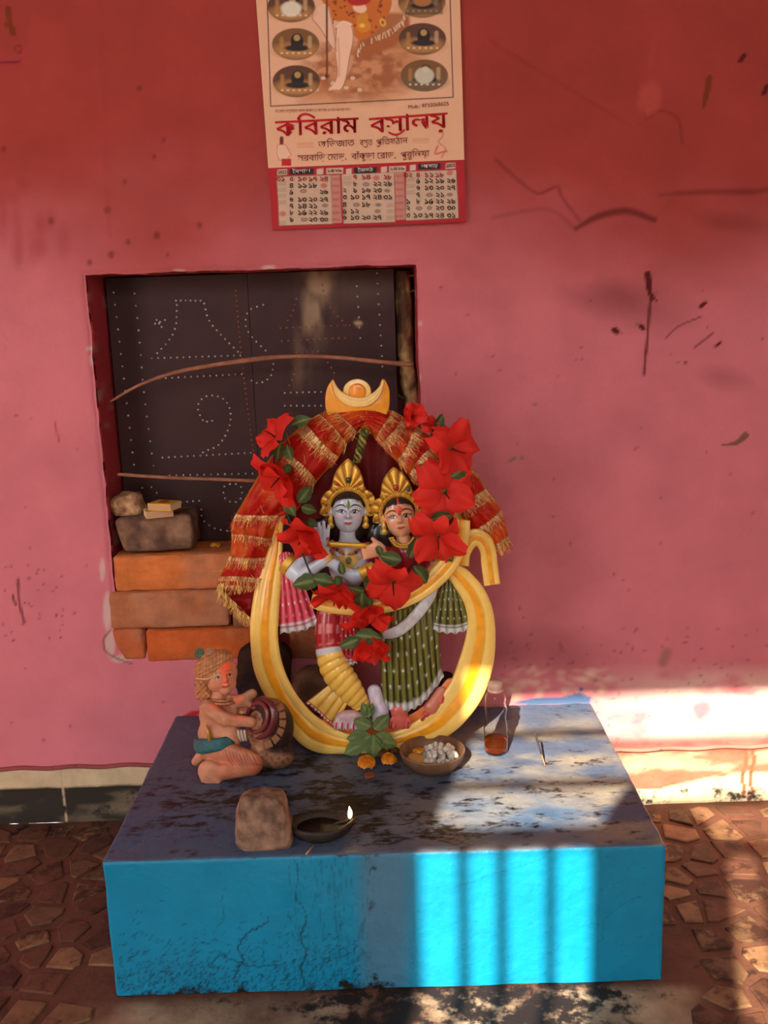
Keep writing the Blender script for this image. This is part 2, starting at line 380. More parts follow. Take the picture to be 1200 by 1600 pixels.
# ================================================================== STRUCTURE
HX0, HX1, HZ0, HZ1 = -.493, .085, .352, 1.043     # hole in the back wall
SK = .117                                         # top of the skirting
def wall_back():
    cv = Canvas(-60, -60, 1260, 1320, 1, lin((206, 114, 122)))
    red = lin((162, 61, 53)); a = cv.a; yy, xx = np.mgrid[0:cv.h, 0:cv.w]; yy = yy-60.; xx = xx-60.
    def up(f):      # noise at quarter resolution, enlarged
        q = Canvas(-60, -60, 1260, 1320, .25, 0.); y4, x4 = np.mgrid[0:q.h, 0:q.w]; q.a[:] = f(x4*4.-60, y4*4.-60)[..., None]; return q.get(xx[0][None, :]+0*yy[:, :1], yy[:, :1]+0*xx[:1])[..., 0]
    n = up(lambda x, y: fbm(np.stack([x/260, y/200, x*0], -1), 4))
    k = np.clip((560+260*(n-.5)-yy)/330, 0, 1)[..., None]; k = k*k*(3-2*k)
    a[:] = a*(1-k)+red*k                                                   # redder above, pink below; dimmer light near the top put into the colour
    n2 = up(lambda x, y: fbm(np.stack([x/70, y/60, x*0+5], -1), 4))
    a *= (1+.22*(n2-.5))[..., None]
    # sun glare low on the right put into the colour, broken up by noise
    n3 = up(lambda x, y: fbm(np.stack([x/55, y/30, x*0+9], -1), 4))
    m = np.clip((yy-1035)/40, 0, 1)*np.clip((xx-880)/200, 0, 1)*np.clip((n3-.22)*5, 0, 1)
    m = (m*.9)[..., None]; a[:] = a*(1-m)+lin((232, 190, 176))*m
    g = Canvas(-60, -60, 1260, 1320, 1, 0.); ga = g.a
    ga += (.30*np.clip((up(lambda x, y: fbm(np.stack([x/120, y/120, x*0+3], -1), 4))-.52)*4, 0, 1))[..., None]
    dk = lin((88, 24, 22)); br = lin((120, 52, 22)); gy = lin((150, 110, 100)); wt = lin((205, 170, 160)); pk = lin((168, 58, 66))
    L = cv.curve
    # stains, drips and chips on the right
    L([(1012, 428), (1014, 450), (1018, 468)], (10, 9, 5), dk); L([(1016, 465), (1012, 520), (1006, 585)], 4, dk, op=.9); L([(1016, 455), (1026, 471)], 3, dk)
    cv.ell(962, 517, 7, 5, dk, .5); cv.ell(1003, 511, 7, 4, dk, .7); cv.ell(996, 506, 4, 3, gy)
    L([(1108, 122), (1103, 150), (1099, 168)], (10, 9, 3), br, op=.9); L([(1163, 86), (1156, 96)], 7, dk); L([(1198, 135), (1193, 146)], 8, dk)
    L([(1102, 473), (1094, 479)], 6, dk); L([(1095, 495), (1060, 510), (1040, 528)], 2.5, dk, op=.7); L([(1115, 520), (1085, 543)], 3, dk, op=.7); cv.ell(1071, 567, 3, 2, dk); L([(1126, 535), (1118, 541)], 4, dk)
    L([(1165, 680), (1150, 692), (1128, 696)], (10, 7, 3), lin((96, 74, 40)), op=.8)
    L([(775, 250), (808, 280), (840, 302), (870, 292), (878, 308), (905, 345)], 4, dk, 4, .55)
    L([(900, 357), (935, 338), (980, 330), (1022, 344)], (6, 10, 11, 8), dk, 6, .75)
    L([(770, 340), (830, 328), (865, 330), (900, 358)], 5, dk, 6, .3)
    L([(1030, 305), (1100, 300), (1170, 300), (1200, 296)], (3, 8, 10, 6), dk, 6, .5)
    L([(1000, 150), (1010, 185), (1030, 173), (1058, 185), (1066, 225)], 3, dk, 4, .5); cv.ell(1015, 155, 18, 26, lin((200, 84, 72)), .2, 10, .5)
    for x, y, s in ((930, 470, 40), (965, 455, 30), (1120, 345, 26), (1170, 350, 30), (1130, 590, 30), (820, 1010, 60), (900, 1030, 70), (780, 1020, 40), (1000, 480, 60)): cv.ell(x, y, s, s*.45, dk, .2, s*.7, .28)
    for x, y in ((797, 720), (803, 716), (836, 632), (930, 1063), (815, 715)): cv.ell(x, y, 4, 3, gy)
    # left side
    L([(12, 12), (14, 32), (20, 52)], (9, 7, 9), br); L([(8, 38), (20, 44)], 6, br)
    L([(-5, 92), (18, 98), (36, 90), (46, 70)], (6, 13, 9, 3), pk, 3, .9); L([(0, 98), (30, 96)], 3, dk, 1.5, .7); L([(24, 70), (33, 72), (31, 82), (23, 78), (24, 70)], 2.5, dk, 1, .6)
    for x, y, s in ((218, 138, 4), (168, 328, 5), (245, 368, 5), (174, 398, 5), (195, 284, 3), (256, 219, 3), (312, 352, 4), (80, 345, 5), (6, 233, 4), (200, 378, 4), (262, 398, 2.5), (140, 410, 4), (241, 245, 3)): cv.ell(x, y, s, s*1.2, dk, 0, 3, .55)
    L([(150, 80), (155, 150), (162, 220), (165, 290), (172, 370)], 4, pk, 5, .5)
    for k_ in range(14): cv.ell(RNG.uniform(0, 100), RNG.uniform(290, 400), RNG.uniform(4, 12), RNG.uniform(10, 25), lin((150, 40, 42)), 0, 12, .3)
    L([(28, 905), (30, 940), (38, 972)], 4, dk, 1.5, .8); L([(20, 930), (24, 945)], 3, dk)
    for k_ in range(30): cv.ell(RNG.uniform(5, 100), RNG.uniform(870, 1010), 1.6, 1.6, dk, 0, 1.2, .7)
    for k_ in range(90): cv.ell(RNG.uniform(0, 1200), RNG.uniform(420, 1160), RNG.uniform(1, 2.6), RNG.uniform(1, 2.6), dk, 0, 1.5, .5)
    for k_ in range(120): cv.ell(RNG.uniform(770, 1200), RNG.uniform(980, 1165), RNG.uniform(1, 3.5), RNG.uniform(1, 2.6), dk, 0, 1.5, .4)
    for k_ in range(60): cv.ell(RNG.uniform(790, 960), RNG.uniform(1045, 1100), RNG.uniform(2, 9), RNG.uniform(1, 5), lin((224, 190, 160)), RNG.uniform(-.4, .4), 6, .4)
    L([(85, 660), (92, 690)], 2.5, pk, 2, .8); L([(1042, 1020), (1036, 1035)], 14, lin((110, 90, 50)), 8, .5)
    # chips round the hole
    for x, y, rx, ry in ((145, 560, 5, 12), (140, 545, 6, 4), (655, 590, 3, 6), (278, 424, 9, 3), (420, 418, 12, 4), (168, 955, 7, 30), (172, 1005, 8, 22), (190, 1030, 16, 6), (160, 890, 4, 18), (657, 505, 3, 4)): cv.ell(x, y, rx, ry, wt, 0, 2, .85)
    L([(172, 985), (162, 1000), (166, 1018), (185, 1030), (205, 1036)], 3, lin((110, 60, 60)), 1.5, .8)
    # blue brush smear where the plinth meets the wall
    cv.poly([(800, 1098), (838, 1090), (880, 1089), (905, 1082), (924, 1090), (922, 1100), (880, 1101), (830, 1103)], lin((76, 98, 132)), 2.5)
    cv.ell(908, 1077, 4, 3, lin((76, 98, 132))); L([(285, 1122), (300, 1116), (318, 1112)], (5, 9, 5), lin((190, 40, 38)), 2)
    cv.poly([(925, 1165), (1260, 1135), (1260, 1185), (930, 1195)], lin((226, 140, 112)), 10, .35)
    xs = np.arange(-.9, .9001, .0035); zs = np.arange(SK, 1.6201, .0035)
    for v, ar in ((HX0, xs), (HX1, xs), (HZ0, zs), (HZ1, zs)): ar[np.argmin(abs(ar-v))] = v
    i0, i1 = np.argmin(abs(xs-HX0)), np.argmin(abs(xs-HX1)); j0, j1 = np.argmin(abs(zs-HZ0)), np.argmin(abs(zs-HZ1))
    X, Z = np.meshgrid(xs, zs, indexing='ij'); P = np.stack([X, X*0, Z], -1)
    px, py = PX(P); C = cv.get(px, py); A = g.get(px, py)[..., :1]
    # relief: unevenness plus raised plaster edges
    Yd = -.004*(fbm(np.stack([X*7, Z*7, X*0], -1), 4)-.5)-.0012*(fbm(np.stack([X*45, Z*45, X*0+3], -1), 3)-.5)
    rl = Canvas(-60, -60, 1260, 1320, .5, 0.)
    rl.poly([(760, 240), (808, 280), (840, 302), (870, 292), (905, 352), (935, 338), (980, 330), (1022, 344), (1060, 300), (1260, 296), (1260, -60), (1060, -60), (1000, 150), (1010, 185), (990, 200), (760, 60)], 1., 5, 1)
    rl.poly([(-60, -60), (60, -60), (48, 70), (30, 100), (-60, 98)], -1., 5, 1); rl.line([(150, -60), (160, 200), (172, 380)], 10, .6, 8)
    Yd -= .0022*rl.get(px, py)[..., 0]
    dd = np.maximum(np.maximum(HX0-X, X-HX1), np.maximum(HZ0-Z, Z-HZ1)); ed = np.clip(1-dd/.012, 0, 1)
    Yd += .006*ed**2; f_ = np.clip(1-dd/.02, 0, 1)
    wob = .0045*(fbm(np.stack([X*30, Z*30, X*0+7], -1), 3)-.5)
    P[..., 1] = Yd; P[..., 0] += wob*f_; P[..., 2] += wob*f_
    F = grid_faces(len(xs), len(zs)); fi = F[:, 0]//len(zs); fj = F[:, 0] % len(zs)
    keep = ~((fi >= i0) & (fi < i1) & (fj >= j0) & (fj < j1)); F = F[keep]
    V = P.reshape(-1, 3); Cc = np.concatenate([C, A], -1).reshape(-1, 4)
    # jambs, closed at the back
    loop = [i*len(zs)+j0 for i in range(i0, i1)]+[i1*len(zs)+j for j in range(j0, j1)]+[i*len(zs)+j1 for i in range(i1, i0, -1)]+[i0*len(zs)+j for j in range(j1, j0, -1)]
    lp = V[loop]; depths = [.004, .02, .05, .09, .14, .26]; n0 = len(V); Vs = [V]; Cs = [Cc]; Fs = [F]
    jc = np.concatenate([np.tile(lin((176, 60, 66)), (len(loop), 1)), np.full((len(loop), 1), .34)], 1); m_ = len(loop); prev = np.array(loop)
    for d_ in depths:
        q = lp.copy(); q[:, 1] = d_; q[:, [0, 2]] += .004*(fbm(np.stack([q[:, 0]*40, q[:, 2]*40, q[:, 0]*0+d_*60], -1), 3)-.5)[:, None]
        Vs.append(q); jj = jc.copy(); cm = fbm(np.stack([q[:, 0]*60, q[:, 2]*25, q[:, 0]*0+d_*80], -1), 3); w_ = (np.clip((cm-.62)*9, 0, 1)*.7)[:, None]
        jj[:, :3] = jj[:, :3]*(1-w_)+lin((190, 160, 150))*w_; Cs.append(jj)
        cur = n0+np.arange(m_); n0 += m_
        Fs.append(np.stack([prev, cur, np.roll(cur, -1), np.roll(prev, -1)], 1)); prev = cur
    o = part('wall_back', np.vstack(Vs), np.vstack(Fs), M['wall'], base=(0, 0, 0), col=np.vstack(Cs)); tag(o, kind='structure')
    ms = [box(-3, 0, 0, -.9, .12, 2.5), box(.9, 0, 0, 1.25, .12, 2.5), box(-.9, 0, 1.62, .9, .12, 2.5), box(-.56, .255, .25, .15, .30, 1.12)]
    tag(part('wall_outer', *joinm(ms), M['wall_plain'], base=(0, 0, 0), smooth=False), kind='structure')
wall_back()

def baseboard():
    xs = np.arange(-.9, .9001, .004); zs = np.linspace(-.002, SK+.001, 34); X, Z = np.meshgrid(xs, zs, indexing='ij')
    n = fbm(np.stack([X*30, Z*60, X*0], -1), 4); n2 = fbm(np.stack([X*12, Z*40, X*0+4], -1), 4)
    left = X < 0; pale = lin((205, 176, 138)); dark = lin((46, 33, 18)); org = lin((206, 100, 76)); crm = lin((206, 186, 150))
    zb = np.where(left, .072, .047+.012*(n2-.5)*2-.016*np.sin(X*16)); t = np.clip((Z-zb)/.004+(n-.5)*2, 0, 1)[..., None]
    lo = np.where(left[..., None], dark*.8+pale*.25*np.clip((n2-.5)*4, 0, 1)[..., None], crm); up = np.where(left[..., None], pale, org)
    C = lo*(1-t)+up*t; fl = (np.clip((n2-.5)*6, 0, 1)*(~left)*np.clip((Z-.05)*40, 0, 1)*.6)[..., None]; C = C*(1-fl)+crm*fl
    j = (abs(X+.632) < .0025)[..., None]; C = np.where(j, pale*.9, C)
    A = np.where(left, .30+.16*(Z < .072), .36+.10*(Z < .03))[..., None]
    # drips of orange paint at the right
    for x0, zl in ((.70, .012), (.715, .0)):
        dr = (abs(X-x0-.002*np.sin(Z*90)) < .004) & (Z > zl); C[dr] = lin((200, 90, 60))
    Y = np.where(Z > zb, .0035, .006)-.002*(n-.5)
    o = part('baseboard_back', np.stack([X, Y, Z], -1).reshape(-1, 3), grid_faces(len(xs), len(zs)), M['skirt'], base=(0, 0, 0), col=np.concatenate([C, A], -1).reshape(-1, 4)); tag(o, kind='structure')
    # lip of the plaster above the skirting
    xs2 = np.linspace(-.9, .9, 240); lip = np.stack([xs2, 0*xs2-.001, SK+.002+.0015*np.sin(xs2*60)], 1)
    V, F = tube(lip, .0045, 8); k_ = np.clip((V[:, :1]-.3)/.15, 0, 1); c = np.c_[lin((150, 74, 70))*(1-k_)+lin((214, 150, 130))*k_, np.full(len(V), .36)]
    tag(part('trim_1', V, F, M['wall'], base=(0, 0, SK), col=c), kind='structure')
baseboard()

def floor():
    xs = np.arange(-.95, .951, .006); ys = np.arange(-1.32, .0061, .006); X, Y = np.meshgrid(xs, ys, indexing='ij')
    n = fbm(np.stack([X*9, Y*9, X*0+2], -1), 5); Z = .003*(n-.5)-.0015
    base = lin((104, 64, 46)); cem = lin((176, 146, 116)); t = np.clip((-.5-Y)/.02, 0, 1)*np.clip((.46-abs(X))/.05, 0, 1)*np.clip((n-.28)*4, 0, 1); t = t[..., None]
    C = base*(1-t)+cem*t; A = .38+.20*np.clip((X+.16)/.1, 0, 1)*np.clip((.4-X)/.1, 0, 1)*(Y < -.49)*np.clip((Y+.74)/.1, 0, 1)
    A = np.where((X < -.38) & (Y > -.22), .44, A)[..., None]
    o = part('floor', np.stack([X, Y, Z], -1).reshape(-1, 3), grid_faces(len(xs), len(ys)), M['floor'], base=(0, 0, 0), col=np.concatenate([C, A], -1).reshape(-1, 4)); tag(o, kind='structure')
    # broken-stone paving pieces
    pts = []
    for gx in np.arange(-1.0, 1.01, .062):
        for gy in np.arange(-.72, .08, .062): pts.append((gx+RNG.uniform(-.024, .024), gy+RNG.uniform(-.024, .024)))
    pts = np.array(pts)
    for c in pts:
        if not (.43 < abs(c[0]) < .93 and -.66 < c[1] < -.02): continue
        poly = [np.array(q) for q in ((c[0]-.1, c[1]-.1), (c[0]+.1, c[1]-.1), (c[0]+.1, c[1]+.1), (c[0]-.1, c[1]+.1))]
        dl2 = np.sum((pts-c)**2, 1)
        for q in pts[(dl2 > 1e-9) & (dl2 < .022)]:
            dv = q-c; L2 = dv@dv
            mid = (q+c)/2-dv/math.sqrt(L2)*RNG.uniform(.002, .006); new = []
            for k in range(len(poly)):
                a, b = poly[k], poly[(k+1) % len(poly)]; da, db = (a-mid)@dv, (b-mid)@dv
                if da <= 0: new.append(a)
                if da*db < 0: new.append(a+(b-a)*da/(da-db))
            poly = new
        if len(poly) < 3: continue
        k = len(poly); zt = RNG.uniform(.0006, .0020); P = np.array(poly); P = P.mean(0)+(P-P.mean(0))*RNG.uniform(.80, .97, (k, 1))
        if abs(P[:, 0]).min() < .408: continue
        ctr = P.mean(0); inn = ctr+(P-ctr)*.9
        V = np.vstack([np.c_[P, np.full(k, -.003)], np.c_[P, np.full(k, zt-.0012)], np.c_[inn, np.full(k, zt)]])
        F = [tuple(range(2*k, 3*k))]+[(i, (i+1) % k, k+(i+1) % k, k+i) for i in range(k)]+[(k+i, k+(i+1) % k, 2*k+(i+1) % k, 2*k+i) for i in range(k)]
        cc = lin((140, 102, 70))*RNG.uniform(.5, 1.25) if RNG.random() < .55 else lin((104, 66, 46))*RNG.uniform(.7, 1.1)
        part('paving_stone', V, F, M['stonechip'], o, smooth=False, col=np.tile(np.append(cc, RNG.uniform(.38, .56)), (3*k, 1)))
    tag(part('floor_outer', *joinm([box(-3, -2.75, -.06, 1.25, -1.3, -.004), box(-3, -1.3, -.06, -.94, .0, -.004), box(.94, -1.3, -.06, 1.25, .0, -.004), box(-.94, -1.3, -.06, .94, .0, -.012)]), mat('cement_plain', (128, 84, 62), .8, var=.2, vs_=8), base=(0, -1.8, -.06), smooth=False), kind='structure')
floor()

# the rest of the verandah, behind and beside the viewer
GY = -2.6
tag(part('ceiling', *box(-3.1, -2.72, 2.5, 1.35, .3, 2.56), M['ceil'], smooth=False), kind='structure')
tag(part('wall_right', *box(1.25, -2.72, -.05, 1.35, .12, 2.5), M['white'], smooth=False), kind='structure')
tag(part('wall_left', *box(-3.1, -2.72, -.05, -3.0, .12, 2.5), M['white'], smooth=False), kind='structure')
tag(part('wall_front', *joinm([box(-1.70, GY-.06, -.05, -.61, GY+.06, 2.5), box(-3.0, GY-.06, 2.12, -1.7, GY+.06, 2.5), box(-.61, GY-.06, 2.12, 1.25, GY+.06, 2.5)]), M['white'], smooth=False), kind='structure')
tag(part('ground', *box(-14, -16, -.2, 14, -2.72, -.07), M['ground'], smooth=False), kind='structure')
gate = thing('iron_gate', 'dark iron grille gate in the verandah opening behind the viewer', 'gate', (.3, GY, 0))
def bar(name, a, b, r):
    part(name, *tube(np.linspace(a, b, 2), r, 8), M['iron'], gate)
for z, r in ((2.075, .010), (1.962, .010), (1.832, .010), (1.722, .018)): bar('rail', (-.60, GY, z), (1.24, GY, z), r)
bar('rail', (-.60, GY, .12), (1.24, GY, .12), .012)
gx = np.array([-.532, -.477, -.407, -.342]); gx = np.concatenate([gx, np.arange(-.275, 1.23, .067)])
for x in gx: bar('bar', (x, GY, .12), (x, GY, 1.722), .0085)
for x, x2 in zip(gx[:-1], gx[1:]):
    a = np.linspace(0, math.pi, 12); rr = (x2-x)/2
    part('arch', *tube(np.stack([(x+x2)/2+rr*np.cos(a), 0*a+GY, 1.688+.03*np.sin(a)], 1), .008, 6), M['iron'], gate)
part('sheet', *box(-.08, GY-.012, .13, 1.22, GY-.008, 1.50), M['iron'], gate, smooth=False)
# unseen roll added inside the gate to cast a person-like rounded shadow
def roll():
    P = np.array([(-.195, -2.47, 0), (-.195, -2.47, .6), (-.197, -2.47, 1.2), (-.2, -2.47, 1.62), (-.203, -2.47, 1.68), (-.207, -2.47, 1.71)]); V, F = tube(P, np.array([.1, .1, .1, .098, .08, .035]), 28)
    part('shadow_roll', V, F, mat('shadow_roll_straw', (150, 118, 72), .85, var=.25, vs_=40, bump=.5, bs=120))
tag(roll() or bpy.data.objects['shadow_roll'], 'tall unseen roll added inside the iron gate to cast a rounded shadow', 'mat')

# ================================================================== PLINTH
def plinth():
    r = .006
    def patch(nu, nv, f):
        U, V_ = np.meshgrid(np.linspace(0, 1, nu), np.linspace(0, 1, nv), indexing='ij'); P = f(U, V_).reshape(-1, 3); return P, grid_faces(nu, nv)
    pts = [patch(330, 205, lambda u, v: np.stack([-W/2+W*u, -D+D*v, H+0*u], -1)),
           patch(330, 92, lambda u, v: np.stack([-W/2+W*u, -D+0*u, H*v], -1)),
           patch(70, 40, lambda u, v: np.stack([-W/2+0*u, -D*u, H*v], -1)),
           patch(70, 40, lambda u, v: np.stack([W/2+0*u, -D+D*u, H*v], -1))]
    Vs, Fs, Cs, n = [], [], [], 0
    for k, (P, F) in enumerate(pts):
        q = np.clip(P, [-W/2+r, -D+r, -1], [W/2-r, 1, H-r]); dv = P-q; ln = np.linalg.norm(dv, axis=1)[:, None]; P2 = q+dv/ln*r
        nz = (fbm(P*22, 4)-.5); nrm = dv/ln; P2 = P2+nrm*.0035*nz[:, None]
        x, y, z = P.T
        if k == 0:
            base = lin((84, 95, 116))*np.ones((len(P), 1)); n1 = fbm(np.stack([x*14, y*22, x*0], -1), 5); n2 = fbm(np.stack([x*5, y*5, x*0+8], -1), 4)
            worn = np.clip((x+.02)/.2, 0, 1)*np.clip((n1-.34)*4, 0, 1)*np.clip((-.04-y)/.08, 0, 1); worn = (worn*.85)[:, None]
            base = base*(1-worn)+lin((152, 140, 120))*worn
            blue = (np.clip((n2-.5)*6, 0, 1)*np.clip((-.24-y)/.2, 0, 1))[:, None]; base = base*(1-blue*.4)+lin((44, 108, 152))*blue*.4
            gr = np.clip((-.40-y)/.03, 0, 1)*np.clip((.40-abs(x+.0))/.1, 0, 1)
            px, py = PX(P); g = Canvas(100, 1050, 1100, 1380, 1, .385)
            for cx, cy, rx, ry, v in ((520, 1240, 160, 38, .58), (600, 1275, 110, 34, .52), (330, 1255, 110, 40, .52), (250, 1235, 60, 25, .50), (420, 1205, 90, 20, .5), (560, 1255, 40, 9, .75), (220, 1302, 40, 8, .62), (250, 1290, 45, 10, .5), (380, 1260, 60, 12, .55), (660, 1215, 30, 20, .5), (700, 1310, 120, 14, .50), (480, 1290, 70, 26, .6), (870, 1165, 60, 10, .4), (900, 1185, 40, 14, .45), (420, 1320, 110, 12, .5), (850, 1290, 100, 14, .46), (800, 1250, 130, 40, .46), (900, 1230, 90, 40, .47), (760, 1285, 70, 16, .49), (800, 1180, 120, 26, .43), (950, 1290, 70, 26, .48), (870, 1120, 60, 14, .42), (640, 1300, 60, 24, .50), (350, 1170, 40, 20, .45), (480, 1190, 40, 12, .55)): g.ell(cx, cy, rx, ry, v, -.05, min(rx, ry)*1.4, .75)
            A = g.get(px, py)[:, :1]
        elif k == 1:
            base = lin((6, 130, 168))*np.ones((len(P), 1)); px, py = PX(P); n1 = fbm(np.stack([x*10, z*6, x*0], -1), 4)
            cv = Canvas(140, 1300, 1080, 1600, 2, lin((6, 130, 168))); dk = lin((16, 30, 40)); gy = lin((84, 104, 120))
            cv.poly([(562, 1325), (640, 1325), (636, 1545), (566, 1545)], gy, 26, .6)
            def cr(p, w_=2.2, op=.8): cv.line(cat(p, 30)+RNG.normal(0, 1.2, (30, 2)), w_, dk, 1., op)
            cr([(372, 1480), (385, 1460), (400, 1450), (418, 1440)]); cr([(478, 1440), (470, 1465), (480, 1490), (470, 1510), (476, 1540)], 2.5); cr([(372, 1480), (378, 1500), (366, 1530)]); cr([(460, 1335), (466, 1370), (462, 1400), (476, 1420), (478, 1440)], 1.8, .6)
            cr([(520, 1350), (524, 1420), (530, 1500)], 1.6, .5); cr([(540, 1340), (528, 1400), (535, 1470)], 1.5, .4); cr([(330, 1510), (345, 1490), (360, 1500), (400, 1510), (440, 1505)], 2, .7); cr([(340, 1450), (350, 1430), (345, 1400)], 1.3, .5); cr([(940, 1470), (950, 1430), (1000, 1400)], 1.3, .4); cr([(700, 1390), (760, 1370), (850, 1340)], 1, .4)
            for _ in range(900):
                xx = RNG.uniform(180, 560); yy = 1555-abs(RNG.normal(0, 45)); a_ = RNG.normal(-.8, .5); l_ = RNG.uniform(3, 9); cv.line([(xx, yy), (xx+l_*math.cos(a_), yy+l_*math.sin(a_))], RNG.uniform(.8, 1.8), dk, 1., .6)
            for _ in range(120):
                xx = RNG.uniform(450, 580); yy = RNG.uniform(1330, 1545); cv.line([(xx, yy), (xx+RNG.normal(0, 1.5), yy+RNG.uniform(6, 22))], 1.3, dk, 1., .4)
            for _ in range(150):
                xx = RNG.uniform(640, 1035); yy = RNG.uniform(1330, 1545); a_ = RNG.uniform(-.9, 0); l_ = RNG.uniform(3, 10); cv.line([(xx, yy), (xx+l_*math.cos(a_), yy+l_*math.sin(a_))], 1., dk, 1., .3)
            base = cv.get(px, py)
            A = (.23+.30*np.clip((.05-z)/.05, 0, 1)*np.clip((.25-x)/.5, .3, 1)+.16*np.exp(-((x+.03)/.05)**2)+.2*np.clip((z-H+.012)/.012, 0, 1))[:, None]
        else:
            base = lin((10, 110, 160))*np.ones((len(P), 1)); A = np.full((len(P), 1), .36)
        Vs.append(P2); Fs.append(F+n); n += len(P); Cs.append(np.concatenate([base, A], 1))
    o = part('altar_plinth', np.vstack(Vs), np.vstack(Fs), M['plinth'], base=(0, -D/2, 0), col=np.vstack(Cs))
    tag(o, 'low bright blue painted masonry altar block with a stained top', 'altar')
plinth()
# ================================================================== WINDOW HOLE CONTENTS
def rbox(x0, y0, z0, x1, y1, z1, r=.006, amp=.002, fr=40, n=(16, 8, 8), seed=0., chip=0.):
    """worn block: rounded box with noise"""
    lo, hi = np.array([x0, y0, z0]), np.array([x1, y1, z1]); Vs, Fs, k = [], [], 0
    for ax in range(3):
        for sd_ in (0, 1):
            u, v = (ax+1) % 3, (ax+2) % 3; A, B = np.meshgrid(np.linspace(0, 1, n[u]), np.linspace(0, 1, n[v]), indexing='ij')
            P = np.zeros(A.shape+(3,)); P[..., u] = lo[u]+(hi-lo)[u]*A; P[..., v] = lo[v]+(hi-lo)[v]*B; P[..., ax] = hi[ax] if sd_ else lo[ax]
            P = P.reshape(-1, 3); F = grid_faces(n[u], n[v]); F = F if sd_ else F[:, ::-1]; Vs.append(P); Fs.append(F+k); k += len(P)
    P = np.vstack(Vs); q = np.clip(P, lo+r, hi-r); dv = P-q; ln = np.linalg.norm(dv, axis=1)[:, None]+1e-9; nr = dv/ln
    P = q+nr*r; ns = fbm(P*fr+seed, 3)-.5; P = P+nr*(amp*2*ns)[:, None]
    if chip:
        e = (np.sum(abs(nr) > .3, 1) > 1); P = P-nr*(e*chip*np.clip(fbm(P*fr*.8+seed+9, 2)-.45, 0, 1)*4)[:, None]
    return P, np.vstack(Fs)
def const(V, c, a=None):
    c = lin(c); return np.tile(np.append(c, a) if a is not None else c, (len(V), 1))
def boxpx(px0, py0, px1, py1, Yf, dep):
    a = PY(px0, py1, Yf); b = PY(px1, py0, Yf); a2 = PY(px0, py0, Yf); b2 = PY(px1, py1, Yf)
    return ((a[0]+a2[0])/2, Yf, (a[2]+b2[2])/2, (b[0]+b2[0])/2, Yf+dep, (b[2]+a2[2])/2)

